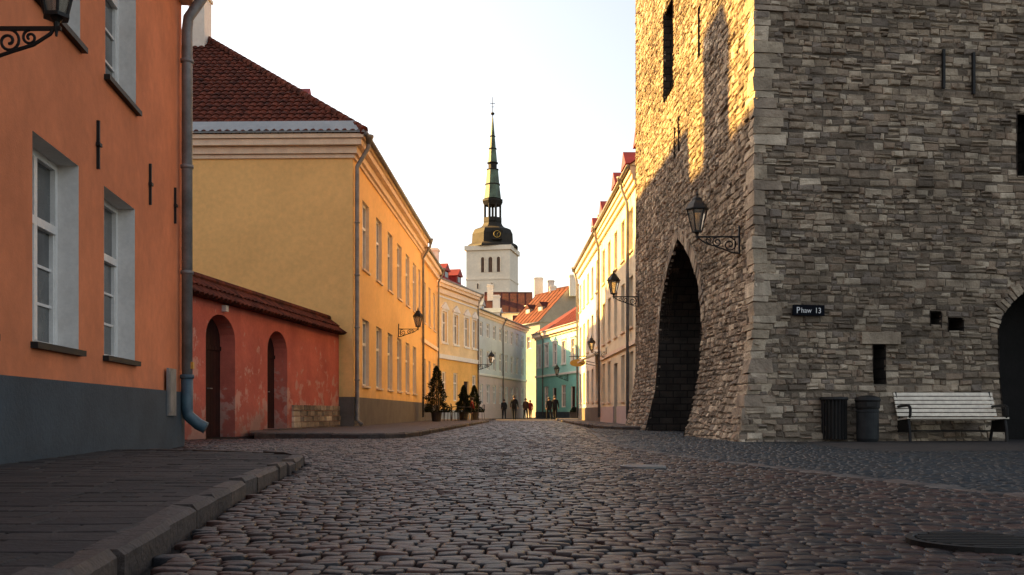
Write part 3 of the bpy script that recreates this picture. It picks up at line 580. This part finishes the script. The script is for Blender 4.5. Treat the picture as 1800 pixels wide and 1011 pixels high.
def ring(fr,ar,fl,depth,thick,name):
    f,c,zs,za=ar; prof=[]
    N=9
    zl=[zs+(za-zs)*(1-(1-i/N)**1.3) for i in range(N+1)]
    left=[(c-f(z_) if i<N else c,z_) for i,z_ in enumerate(zl)]
    right=[(2*c-s,z_) for s,z_ in left]
    m=MB()
    for side in (left,right):
        sg=-1 if side is left else 1
        fine=[]
        for (a,b) in zip(side,side[1:]):
            for q in (0,.5): fine.append((a[0]+(b[0]-a[0])*q,a[1]+(b[1]-a[1])*q))
        fine.append(side[-1])
        for a,b in zip(fine,fine[1:]):
            t=V(b[0]-a[0],b[1]-a[1]).normalized(); nn=V(t.y,-t.x) if sg>0 else V(-t.y,t.x)
            th=thick*R(.7,1.15); pr=R(.01,.045); e_=.01
            A_=(a[0]+t.x*e_,a[1]+t.y*e_);B_=(b[0]-t.x*e_,b[1]-t.y*e_); A2=(A_[0]+nn.x*th,A_[1]+nn.y*th);B2=(B_[0]+nn.x*th,B_[1]+nn.y*th)
            m.hexa([fr(A_[0],-.3,A_[1]),fr(B_[0],-.3,B_[1]),fr(B2[0],-.3,B2[1]),fr(A2[0],-.3,A2[1]),fr(A_[0],pr,A_[1]),fr(B_[0],pr,B_[1]),fr(B2[0],pr,B2[1]),fr(A2[0],pr,A2[1])])
    m.build('arch_stones',[m_stone],tower)
    pts=[(c-f(0),-.05)]+[(c-f(0),1.2)]+left+right[::-1][1:]+[(c+f(0),1.2),(c+f(0),-.05)]
    m=MB()
    for a,b in zip(pts,pts[1:]): m.quad(fr(a[0],fl(a[1])+.01,a[1]),fr(b[0],fl(b[1])+.01,b[1]),fr(b[0],-depth,b[1]),fr(a[0],-depth,a[1]))
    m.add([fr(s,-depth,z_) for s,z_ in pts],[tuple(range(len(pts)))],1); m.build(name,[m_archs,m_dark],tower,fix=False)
ring(TL,arL,flL,5.5,.34,'archway'); ring(TR,arR,flR,1.2,.24,'archway')
for fr_,rec in ((TL,recL),(TR,recR)):
    for a,b,c,d in rec:
        m=MB(); dp=-.7 if b-a>.2 else -.25
        m.quad(fr_(a,.02,c),fr_(a,dp,c),fr_(a,dp,d),fr_(a,.02,d));m.quad(fr_(b,.02,c),fr_(b,dp,c),fr_(b,dp,d),fr_(b,.02,d));m.quad(fr_(a,.02,c),fr_(b,.02,c),fr_(b,dp,c),fr_(a,dp,c));m.quad(fr_(a,.02,d),fr_(b,.02,d),fr_(b,dp,d),fr_(a,dp,d))
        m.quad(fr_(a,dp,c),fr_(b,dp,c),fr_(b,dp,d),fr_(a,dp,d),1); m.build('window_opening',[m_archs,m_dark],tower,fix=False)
m=MB(); m.fbox(TR,2.15,2.95,-.05,.05,1.87,2.1); m.build('window_lintel',[m_quoin],tower)
m=MB(); m.fbox(TR,2.3,2.75,-.05,.06,.93,1.03); m.build('window_sill',[m_quoin],tower)
for px,y0,y1 in ((1654,90,158),(1711,92,165)):
    s=(px-900)/F*18.9-CX+.05; m=MB(); m.fbox(TR,s-.024,s+.024,.02,.08,H+(HY-y1)/F*18.9,H+(HY-y0)/F*18.9); m.build('wall_anchor',[m_iron],tower)
m=MB(); ap=TL(7.8,-6,TOP+5)
cs=[TL(-.4,.4,TOP),TL(16,.4,TOP),TL(16,-12.4,TOP),TL(-.4,-12.4,TOP)]; m.add(cs+[ap],[(0,1,4),(1,2,4),(2,3,4),(3,0,4),(0,3,2,1)]); m.build('roof',[m_tile_d],tower)
ps=(1390-900)/F*18.45-CX; pl=thing('street_sign','small near-black enamel street sign on the shaded tower wall','street sign',TR(ps+.31,.09,2.38))
m=MB(); m.fbox(TR,ps,ps+.63,.06,.1,2.39,2.59); m.build('sign_plate',[m_blue],pl)
def text(body,size,s,z,sx):
    cu=bpy.data.curves.new('txt','FONT'); cu.body=body; cu.size=size; cu.extrude=.002; to=bpy.data.objects.new('txt',cu); C.objects.link(to)
    dg=bpy.context.evaluated_depsgraph_get(); me=bpy.data.meshes.new_from_object(to.evaluated_get(dg)); bpy.data.objects.remove(to)
    to=bpy.data.objects.new('lettering',me); C.objects.link(to); me.materials.clear(); me.materials.append(m_letter); to.parent=pl; to.location=TR(s,.103,z)-pl.location; to.rotation_euler=(PI/2,0,math.atan2(1.8,12)); to.scale=(sx,1,1)
text('P',.17,ps+.06,2.43,.9); text('haw',.14,ps+.155,2.44,.92); text('13',.15,ps+.43,2.435,.9)

# ================================================================ LANTERNS
def spiral(c,r0,r1,a0,turns,y=0,n=26):
    return [(c[0]+(r0+(r1-r0)*i/n)*math.cos(a0+turns*2*PI*i/n),y,c[1]+(r0+(r1-r0)*i/n)*math.sin(a0+turns*2*PI*i/n)) for i in range(n+1)]
def lantern():
    t=thing('wall_lantern','x','wall lantern',(0,0,0),'black iron wall lanterns'); re=.85
    m=MB(); m.box(0,.03,-.04,.04,-.36,.16); m.tube([(.015,0,.16),(.015,0,.22)],[.03,.005],6); m.build('wall_plate',[m_iron],t)
    m=MB(); m.box(.03,re+.04,-.016,.016,-.03,.0)
    m.tube(spiral((.2,-.17),.14,.025,PI/2,1.6),.014,6); m.tube(spiral((.45,-.12),.1,.02,PI/2,-1.5),.013,6); m.tube(spiral((.63,-.09),.065,.015,PI/2,1.4),.012,6)
    m.tube([(.02,0,-.34),(.15,0,-.33),(.32,0,-.26),(.5,0,-.2),(.66,0,-.15),(.8,0,-.06),(.84,0,-.0)],.016,6)
    m.tube([(.1,0,-.03),(.1,0,-.33)],.01,6); m.tube([(re,0,-.08),(re,0,.08)],[.01,.03],8); m.build('bracket',[m_iron],t)
    zb=.08; zt=.52; rb=.09; rt=.2; n=6
    m=MB(); m.lathe((re,0,0),[(.03,.04),(.06,.07),(rb+.02,zb-.01),(rb+.02,zb+.02),(rb-.01,zb+.02)],n); 
    for k in range(n):
        a=2*PI*k/n; m.tube([(re+rb*math.cos(a),rb*math.sin(a),zb),(re+rt*math.cos(a),rt*math.sin(a),zt)],.013,5)
    rr=[(re+rt*math.cos(2*PI*k/n),rt*math.sin(2*PI*k/n),zt) for k in range(n+1)]; m.tube(rr,.016,5)
    m.build('lamp_frame',[m_iron],t)
    m=MB(); m.lathe((re,0,0),[(rb-.005,zb+.02),(rt-.012,zt-.005)],n); m.build('glass',[m_lglass],t)
    m=MB(); m.lathe((re,0,0),[(rt+.03,zt),(rt+.03,zt+.02),(rt-.02,zt+.1),(.11,zt+.18),(.1,zt+.22),(.07,zt+.25),(.02,zt+.28),(.03,zt+.31),(.008,zt+.38),(.002,zt+.42)],n); m.build('cap',[m_iron],t)
    return t
lan=lantern()
p_=TL((8313/(1305-872))-18.3,.05,0); lan.location=(p_.x,p_.y,4.05); lan.rotation_euler=(0,0,PI); lan['label']='large black lantern on the shaded tower corner above the street'
p_=TL(14.6,.04,0); dup(lan,(p_.x,p_.y,4.5),PI,1.0,'black wall lantern at the far edge of the stone tower, left of its archway')
p_=ofr(fs(7.7),0.0,0); dup(lan,(p_.x,p_.y,3.62),0,.95,'black lantern on scrolled bracket high on the orange wall, top left corner')
p_=yfr(10.4,0,0); dup(lan,(p_.x,p_.y,4.15),0,1.0,'black wall lantern on the long yellow facade between the window rows')
dup(lan,(-2.4,69.5,4.0),-.2,1.1,'small distant lantern at the end of the pedimented yellow house')
p_=gfr(6.2,0,0); dup(lan,(p_.x,p_.y,3.75),math.atan2(gfr.n.y,gfr.n.x),1.2,'distant lantern on the mint green house front')
p_=crf(8.9+.6,0,0); dup(lan,(p_.x,p_.y,3.3),PI,.8,'small lantern low on the cream house facade beyond the tower')

q=wfr(6.8,0,3.25); hs=thing('hanging_sign','golden hanging shop sign on an iron arm, right side of street','hanging sign',q)
m=MB(); m.tube([wfr(6.8,0,3.6),wfr(6.8,1.0,3.6)],.02,6); m.tube([wfr(6.8,0,3.2),wfr(6.8,.5,3.58)],.014,6); m.build('sign_arm',[m_iron],hs)
m=MB(); n=20; ps_=[wfr(6.8-.02,.55+.42*math.cos(2*PI*i/n),3.25+.2*math.sin(2*PI*i/n)) for i in range(n)]; ps2=[v+wfr.u*.04 for v in ps_]
m.add(ps_+ps2,[tuple(range(n)),tuple(range(2*n-1,n-1,-1))]+[(i,(i+1)%n,n+(i+1)%n,n+i) for i in range(n)]); m.build('sign_board',[m_gold],hs)
aw=thing('door_canopy','small pale canopy over a shop door on the right','canopy',wfr(1.5,.4,3.2))
m=MB(); m.add([wfr(.4,0,3.5),wfr(2.8,0,3.5),wfr(2.8,.9,3.1),wfr(.4,.9,3.1),wfr(.4,0,3.42),wfr(2.8,0,3.42),wfr(2.8,.9,3.02),wfr(.4,.9,3.02)],[(0,1,2,3),(7,6,5,4),(0,4,5,1),(1,5,6,2),(2,6,7,3),(3,7,4,0)]); m.build('awning',[m_cream],aw)
for s in (.6,2.6): m=MB(); m.tube([wfr(s,0,2.9),wfr(s,.85,3.05)],.015,6); m.build('strut',[m_iron],aw)

# ================================================================ BENCH, BINS
by=18.25; bx0=(1585-900)/F*by; bx1=(1762-900)/F*by
bn=thing('park_bench','white slatted bench with black iron arms against the stone tower','bench',((bx0+bx1)/2,by,0))
m=MB()
for i in range(5): y0=by-.25+i*.095; z0=.43-.008*i; m.box(bx0,bx1,y0,y0+.08,z0,z0+.03)
m.build('seat',[m_bench],bn)
m=MB()
for i in range(6):
    z0=.48+i*.078; y0=by+.2+i*.035; m.hexa([(bx0,y0,z0),(bx1,y0,z0),(bx1,y0+.03,z0),(bx0,y0+.03,z0),(bx0,y0+.028,z0+.060),(bx1,y0+.028,z0+.060),(bx1,y0+.058,z0+.060),(bx0,y0+.058,z0+.060)])
m.build('backrest',[m_bench],bn)
for x in (bx0+.05,bx1-.05):
    m=MB(); m.tube([(x,by-.27,0),(x,by-.24,.25),(x,by-.2,.41),(x,by+.2,.41),(x,by+.3,.2),(x,by+.36,0)],.028,6); m.tube([(x,by+.2,.38),(x,by+.42,.94)],.02,6); m.box(x-.02,x+.02,by-.22,by+.28,.18,.4); m.build('leg',[m_iron],bn)
    m=MB(); m.tube([(x,by-.2,.42),(x,by-.27,.5),(x,by-.28,.6),(x,by-.22,.67),(x,by-.1,.68),(x,by+.3,.66)],.026,6); m.tube([(x,by-.22,.67),(x,by-.29,.65),(x,by-.28,.6)],.016,6); m.build('armrest',[m_iron],bn)
m=MB(); m.tube([(bx0+.05,by+.05,.2),(bx1-.05,by+.05,.2)],.016,6); m.build('stretcher',[m_iron],bn)
def lbin(px,Z,label,body,slats):
    x=(px-900)/F*Z; t=thing('litter_bin',label,'litter bin',(x,Z,0))
    m=MB(); r=.2
    if slats:
        m.lathe((x,Z,0),[(r-.03,.05),(r-.03,.74)],20,0)
        for k in range(22):
            a=2*PI*k/22; cx,cy=x+(r+.02)*math.cos(a),Z+(r+.02)*math.sin(a); m.tube([(cx,cy,.04),(cx,cy,.8)],.018,5)
        m.build('body',[body],t); m=MB(); m.lathe((x,Z,0),[(r+.05,.78),(r+.06,.8),(r+.05,.84),(r-.05,.84),(r-.06,.7),(.01,.7)],20); m.build('rim',[m_iron],t)
    else:
        m.lathe((x,Z,0),[(r-.02,.0),(r-.01,.03),(r,.06),(r,.55),(r+.01,.56),(r+.01,.58),(r,.59),(r,.62)],24); m.build('body',[body],t,smooth=False)
        m=MB(); m.lathe((x,Z,0),[(r+.012,.62),(r+.02,.64),(r+.02,.74),(r+.035,.78),(r+.02,.83),(.12,.86),(.02,.87)],24); m.build('hood',[m_iron],t)
        m=MB(); m.box(x-.1,x+.1,Z-r-.03,Z-r-.018,.66,.74); m.build('slot',[m_iron],t)
    m=MB(); m.tube([(x+.0,Z+r,0),(x,Z+r+.03,.8)],.02,6); m.build('post',[m_iron],t)
lbin(1525,18.1,'grey steel cylindrical litter bin with black hood beside bench',m_bin,False)
lbin(1466,18.3,'black slatted round litter bin, farther left from the bench',m_iron,True)

# ================================================================ CONIFERS, CAFE
def conifer(loc,h,w,label):
    t=thing('potted_conifer',label,'potted tree',loc,None); x,y,z=loc
    m=MB(); m.lathe(loc,[(.2,0),(.22,.02),(.27,.42),(.3,.43),(.3,.48),(.25,.48),(.24,.4)],16); m.build('pot',[m_pot],t)
    m=MB(); m.tube([(x,y,z+.35),(x+.01,y,z+h*.6),(x,y,z+h*.97)],[.04,.025,.006],6)
    for k in range(26):
        a=R(0,6.28); zz_=z+.55+(h-.7)*k/26; r=w*.5*(1-(zz_-z-.5)/(h-.45))*.8; m.tube([(x,y,zz_),(x+r*math.cos(a),y+r*math.sin(a),zz_+r*.4)],[.012,.003],4)
    m.build('trunk',[m_bark],t); m=MB()
    for k in range(5200):
        q=random.random()**1.25; zz_=z+.46+(h-.46)*q; rm=w*.55*(1-q)**.7*(1+.18*math.sin(q*23)+.1*math.sin(k)); a=R(0,6.28)
        rr=rm*math.sqrt(R(.2,1)); lump=1+.2*math.sin(3*a+q*17); px,py=x+rr*lump*math.cos(a),y+rr*lump*math.sin(a); s=R(.03,.075)
        d=V(math.cos(a)+R(-.6,.6),math.sin(a)+R(-.6,.6),R(-.1,1)).normalized(); e_=d.orthogonal().normalized()*s*.45; c=V(px,py,zz_)
        m.add([c-e_,c+d*s,c+e_,c-d*s*.4],[(0,1,2,3)])
    m.build('foliage',[m_leaf],t,fix=False); return t
conifer((-3.75,48,.1),2.75,1.1,'tallest potted conifer against the yellow facade')
conifer((-2.7,54,.1),1.95,.8,'smaller potted conifer, left of the close pair by the cafe')
conifer((-2.25,57.5,.1),2.05,.85,'smaller potted conifer, right of the close pair by the cafe')
def cafechair():
    t=thing('cafe_chair','dark cafe chair on the pavement by the yellow house','chair',(0,0,0),'cafe chairs')
    m=MB(); m.box(-.21,.21,-.2,.2,.44,.47); m.build('seat',[m_pot],t)
    m=MB(); m.tube([(-.2,.2,.47),(-.2,.24,.88),(0,.27,.93),(.2,.24,.88),(.2,.2,.47)],.014,6); [m.tube([(x,.21,.47),(x,.26,.9)],.01,5) for x in (-.1,0,.1)]; m.build('backrest',[m_pot],t)
    for x,y in ((-.19,-.18),(.19,-.18),(-.19,.19),(.19,.19)): m=MB(); m.tube([(x,y,.45),(x*1.1,y*1.12,0)],.014,6); m.build('leg',[m_pot],t)
    return t
def cafetable():
    t=thing('cafe_table','small round dark cafe table on the pavement','table',(0,0,0),'cafe tables')
    m=MB(); m.lathe((0,0,0),[(.34,.72),(.35,.73),(.35,.75),(.34,.755)],20); m.build('tabletop',[m_pot],t)
    m=MB(); m.tube([(0,0,.02),(0,0,.72)],.03,8); m.lathe((0,0,0),[(.22,0),(.2,.02),(.04,.05)],16); m.build('pedestal',[m_iron],t); return t
ch=cafechair(); ch.location=(-3.15,49,.105); ch.rotation_euler=(0,0,1.2)
cl=['dark cafe chair nearest the tallest potted conifer','dark cafe chair left of the first small table','dark cafe chair right of the first small table','dark cafe chair left of the middle table','dark cafe chair right of the middle table','dark cafe chair farthest down the cafe pavement']
ch['label']=cl[0]
for i,(x,y,a) in enumerate(((-3.4,51,1.5),(-2.35,51.1,-1.5),(-3.1,53,1.5),(-2.15,55.6,-1.6),(-1.95,59,-1.2))): dup(ch,(x,y,.105),a,1,cl[i+1])
tb=cafetable(); tb.location=(-2.85,51,.105); tb['label']='small round cafe table nearest to us between two chairs'
dup(tb,(-2.6,53,.105),0,1,'middle round cafe table beside the potted conifers'); dup(tb,(-2.2,59,.105),0,1,'farthest round cafe table past the conifers')
pt=thing('street_planter','low dark planter with clipped shrub by the green house','planter',(4.9,76,0)); m=MB(); m.box(4.55,5.25,75.7,76.3,0,.5); m.box(4.5,5.3,75.65,76.35,.5,.56); m.build('planter_box',[m_pot],pt)
m=MB()
for k in range(900):
    a=R(0,6.28);b_=R(-.2,1.4);r=R(.2,.36); c=V(4.9+r*math.cos(a)*math.cos(b_),76+r*math.sin(a)*math.cos(b_),.6+r*math.sin(b_)); d=V(R(-1,1),R(-1,1),R(-1,1)).normalized()*.05; e_=d.orthogonal()*.5; m.add([c-e_,c+d,c+e_,c-d],[(0,1,2,3)])
m.build('foliage',[m_leaf],pt,fix=False)

# ================================================================ PEOPLE
def person(x,y,h,heading,top,bot,label,stride=.22,seated=False,gz=0,hairc=m_hair):
    t=thing('person',label,'person',(x,y,gz)); k=h/1.75
    vs=[];ed=[];rad=[]
    def a(p,r,par=None):
        vs.append(tuple(c*k for c in p)); rad.append(r*k)
        if par is not None: ed.append((par,len(vs)-1))
        return len(vs)-1
    dz_=-.42 if seated else 0
    pel=a((0,0,.95+dz_),.15); sp_=a((0,.0,1.15+dz_),.145,pel); cs_=a((0,0,1.35+dz_),.165,sp_); nk=a((0,0,1.5+dz_),.06,cs_); hb=a((0,-.01,1.57+dz_),.075,nk); hd=a((0,-.01,1.66+dz_),.095,hb); a((0,0,1.73+dz_),.06,hd); a((0,-.11,1.62+dz_),.018,hd)
    for sg in (-1,1):
        st=stride*sg
        if seated:
            hp=a((.1*sg,-.05,.5),.095,pel); kn=a((.12*sg,-.42,.5),.065,hp); an=a((.12*sg,-.42,.09),.045,kn); a((.12*sg,-.56,.045),.04,an)
        else:
            hp=a((.1*sg,0,.86),.11,pel); kn=a((.1*sg,-st*.55-.03,.49),.08,hp); an=a((.1*sg,-st+(.03),.09),.055,kn); a((.11*sg,-st-.11,.045),.04,an)
        sh=a((.18*sg,0,1.41+dz_),.075,cs_); el=a((.24*sg,st*.3+.03,1.15+dz_),.06,sh); wr=a((.25*sg,st*.5-.08,.92+dz_),.04,el); pm=a((.25*sg,st*.55-.1,.86+dz_),.036,wr)
        for q,(ox,oy,ln) in enumerate(((0,-.03,.075),(0,-.01,.085),(0,.01,.08),(0,.03,.065))):
            f1=a((.25*sg,st*.55-.1+oy,.82+dz_),.011,pm); a((.24*sg,st*.55-.11+oy,.86-ln+dz_),.009,f1)
        a((.22*sg,st*.55-.14,.83+dz_),.011,pm)
    me=bpy.data.meshes.new('body'); me.from_pydata(vs,ed,[]); o=bpy.data.objects.new('tmp',me); C.objects.link(o)
    o.modifiers.new('s','SKIN'); sv=me.skin_vertices[0].data
    for i,r in enumerate(rad): sv[i].radius=(r,r)
    sv[0].use_root=True
    md=o.modifiers.new('b','SUBSURF'); md.levels=1
    dg=bpy.context.evaluated_depsgraph_get(); dg.update(); m2=bpy.data.meshes.new_from_object(o.evaluated_get(dg)); bpy.data.objects.remove(o)
    m2.materials.clear()
    for q in (top,bot,m_skin,m_iron): m2.materials.append(q)
    for pol in m2.polygons:
        c=pol.center/k; pol.use_smooth=True; z_=c.z-dz_
        if seated and c.z<.58 and abs(c.x)<.2: i=1 if c.z>.1 else 3
        elif z_>1.5: i=2
        elif z_<.9 and abs(c.x)>.2: i=2
        elif z_>.82: i=0
        elif c.z>.1: i=1
        else: i=3
        pol.material_index=i
    b=bpy.data.objects.new('body',m2); C.objects.link(b); b.parent=t
    m=MB(); m.lathe((x,y+.012*k,gz+(1.665+dz_)*k),[(.104*k,-.06*k),(.112*k,0),(.104*k,.05*k),(.06*k,.095*k),(.01,.108*k)],12); m.build('hair',[hairc],t,smooth=True)
    t.rotation_euler=(0,0,heading); return t
dk=mat('dark_coat',(.012,.012,.014),rough=.95,spec=.2); jn=mat('dark_trousers',(.012,.013,.017),rough=.95,spec=.2); rdm=mat('red_jacket',(.2,.02,.015),rough=.95,spec=.2); br=mat('brown_coat',(.05,.026,.017),rough=.95,spec=.2)
def X(px,Z): return (px-900)/F*Z
person(X(904,71),71,1.78,PI-.15,dk,jn,'person in black coat walking alone in mid street',.27)
person(X(886,80),80,1.62,PI+.2,dk,jn,'shorter person in dark clothes left of the lone walker',.16)
person(X(924,80),80,1.70,.3,br,jn,'person in brown coat right of the lone walker',.20)
person(X(932,84),84,1.60,-.3,rdm,jn,'person in red jacket far down by the bend',.12)
person(X(965,72),72,1.68,PI+.3,dk,jn,'person in dark coat, left of the pair near the green house',.24)
person(X(975.5,73),73,1.80,PI-.2,dk,dk,'person in dark coat, right of the pair near the green house',.18)
person(-2.3,55.6,1.72,-1.5,rdm,jn,'person in red jacket seated at a cafe chair by the conifers',seated=True,gz=.103)

# ================================================================ CHURCH
CZ=300; k=CZ/F; cx=X(866,CZ); zf=lambda y:H+(HY-y)*k
ch_=thing('church_tower','distant church tower with tall green copper spire and clock','church',(cx,CZ,0))
an=math.radians(-11); hw=6.75
def cr(x,y): return (cx+x*math.cos(an)-y*math.sin(an),CZ+x*math.sin(an)+y*math.cos(an))
cf=frame(cr(-hw,-hw),cr(hw,-hw),-1)
m=MB(); m.fbox(cf,0,2*hw,0,-2*hw,0,zf(446)); m.build('tower_wall',[m_churchw],ch_)
m=MB(); m.fbox(cf,-.5,2*hw+.5,.5,-2*hw-.5,zf(446)+.01,zf(438)); m.fbox(cf,-.15,2*hw+.15,.15,-2*hw-.15,zf(497),zf(494));  m.build('cornice',[m_churchw],ch_)
def archwin(s0,s1,z0,z1,nm='window',mt=m_cwin,pr=.06):
    n=8; c=(s0+s1)/2; r=(s1-s0)/2; pts=[cf(s0,pr,z0),cf(s1,pr,z0)]+[cf(c+r*math.cos(PI*i/n),pr,z1-r+r*math.sin(PI*i/n)) for i in range(n+1)]
    m=MB(); m.add(pts,[tuple(range(len(pts)))]); 
    n2=len(pts); m.add(pts+[p+cf.n*(-.2) for p in pts],[(i,(i+1)%n2,n2+(i+1)%n2,n2+i) for i in range(n2)]); o=m.build(nm,[mt],ch_,fix=False)
    m=MB(); outl=[cf(s0-.12,pr+.08,z0)]+[cf(c+(r+.12)*math.cos(PI*(1-i/n)),pr+.08,z1-r+(r+.12)*math.sin(PI*(1-i/n))) for i in range(n+1)]+[cf(s1+.12,pr+.08,z0)]; m.tube(outl,.16,4); m.build('window_surround',[m_churchw],o)
sc=2*hw/(910-830)
for pa,pb in ((857.5,863.5),(871,878.5),(886.5,892.5)): archwin((pa-830)*sc,(pb-830)*sc,zf(484),zf(458))
for pa in (850,876): archwin((pa-830)*sc,(pa-827)*sc,zf(512),zf(503))
pr=[(48,438),(47,435),(43,432),(39,430),(38,414),(34,406),(30,404),(22,401),(19,398),(17,394),(17,391)]
m=MB(); m.lathe((cx,CZ,0),[(r*k,zf(y)) for r,y in pr],8,0,PI/8); m.build('dome',[m_darkc],ch_)
m=MB(); m.lathe((cx,CZ,0),[(2.0*k,zf(395)),(2.0*k,zf(354))],8); 
for i in range(8):
    a=PI/8+i*PI/4; r=14.5*k; m.tube([(cx+r*math.cos(a),CZ+r*math.sin(a),zf(392)),(cx+r*math.cos(a),CZ+r*math.sin(a),zf(354))],.34,6)
m.lathe((cx,CZ,0),[(17*k,zf(392)),(17*k,zf(384)),(14*k,zf(383))],8,0,PI/8); m.lathe((cx,CZ,0),[(15.5*k,zf(362)),(19*k,zf(355)),(19*k,zf(352)),(14*k,zf(351))],8,0,PI/8); m.build('lantern_stage',[m_darkc],ch_)
m=MB()
for (a0,a1) in (((16,350),(10.5,300)),((8.6,286),(1.1,207))):
    m.lathe((cx,CZ,0),[(a0[0]*k,zf(a0[1])),((a0[0]*.62+a1[0]*.38)*k*.97,zf(a0[1]*.62+a1[1]*.38)),(a1[0]*k,zf(a1[1]))],8,0,PI/8)
m.build('spire',[m_green_c],ch_)
for y_,r_ in ((325,13.2),(262,6.6),(240,4.4)):
    m=MB(); m.lathe((cx,CZ,0),[(r_*k,zf(y_+1)),((r_+1)*k,zf(y_)),(r_*k,zf(y_-1.2))],8,0,PI/8); m.build('spire_band',[m_darkc],ch_)
m=MB(); m.lathe((cx,CZ,0),[(10.6*k,zf(300)),(11.3*k,zf(298)),(8*k,zf(297)),(8*k,zf(289)),(10.4*k,zf(287)),(9.4*k,zf(286)),(8.2*k,zf(285.5))],8,0,PI/8); m.build('spire_gallery',[m_darkc],ch_)
m=MB(); m.lathe((cx,CZ,0),[(.12,zf(208)),(.12,zf(203)),(.5,zf(201.5)),(.6,zf(200)),(.5,zf(198.5)),(.1,zf(197)),(.08,zf(171))],10); m.box(cx-.75,cx+.75,CZ-.06,CZ+.06,zf(182)-.07,zf(182)+.07); m.box(cx-.45,cx+.45,CZ-.06,CZ+.06,zf(188)-.05,zf(188)+.05); m.build('cross',[m_darkc],ch_)
cc=V(cx+8.5*k,CZ-7.3,zf(419)); m=MB()
m.box(cc.x-1.5,cc.x+1.5,cc.y+.05,cc.y+2.5,cc.z-1.6,cc.z+1.1); ga=[(cc.x+1.7*math.cos(PI*i/8),cc.y,cc.z+1.0+.6*math.sin(PI*i/8)) for i in range(9)]; m.add(ga+[(x_,y_+2.5,z_) for x_,y_,z_ in ga],[tuple(range(9))]+[(i,i+1,10+i,9+i) for i in range(8)]); o=m.build('clock_housing',[m_darkc],ch_)
m=MB(); n=24; m.tube([(cc.x+1.0*math.cos(2*PI*i/n),cc.y-.05,cc.z+1.0*math.sin(2*PI*i/n)) for i in range(n+1)],.13,6); m.tube([cc+V(0,-.1,0),cc+V(.4,-.1,.5)],.08,4); m.tube([cc+V(0,-.1,0),cc+V(0,-.1,-.8)],.06,4); m.build('clock_face',[m_gold],o)

# ================================================================ CAMERA, LIGHT
cam=bpy.data.cameras.new('Camera'); co=bpy.data.objects.new('Camera',cam); C.objects.link(co); co.location=(0,0,H); co.rotation_euler=(PI/2,0,0)
cam.lens=34; cam.sensor_width=36; cam.shift_y=219.5/1800; cam.clip_end=3000; cam.clip_start=.05; bpy.context.scene.camera=co
el=math.radians(27); az=math.radians(25)
sdir=V(-math.cos(az)*math.cos(el),math.sin(az)*math.cos(el),math.sin(el))
su=bpy.data.lights.new('Sun','SUN'); su.energy=26; su.angle=math.radians(.5); su.color=(1,.58,.14); so=bpy.data.objects.new('Sun',su); C.objects.link(so); so.rotation_euler=(-sdir).to_track_quat('-Z','Y').to_euler()
w=bpy.data.worlds.new('World'); bpy.context.scene.world=w; w.use_nodes=True; nt=w.node_tree; bg=nt.nodes['Background']
sk=nt.nodes.new('ShaderNodeTexSky'); sk.sky_type='NISHITA'; sk.sun_disc=False; sk.sun_elevation=el; sk.sun_rotation=math.atan2(sdir.x,sdir.y); sk.dust_density=3; sk.air_density=1.0
hs_=nt.nodes.new('ShaderNodeHueSaturation'); hs_.inputs['Saturation'].default_value=.7; hs_.inputs['Value'].default_value=2.2; nt.links.new(sk.outputs[0],hs_.inputs['Color'])
mx=nt.nodes.new('ShaderNodeMix'); mx.data_type='RGBA'; mx.blend_type='MULTIPLY'; mx.inputs[0].default_value=1; nt.links.new(hs_.outputs[0],mx.inputs[6]); mx.inputs[7].default_value=(1.09,1.,.89,1)
nt.links.new(mx.outputs[2],bg.inputs[0]); bg.inputs[1].default_value=.15
vs_=bpy.context.scene.view_settings; vs_.view_transform='Standard'; vs_.look='None'; vs_.exposure=0
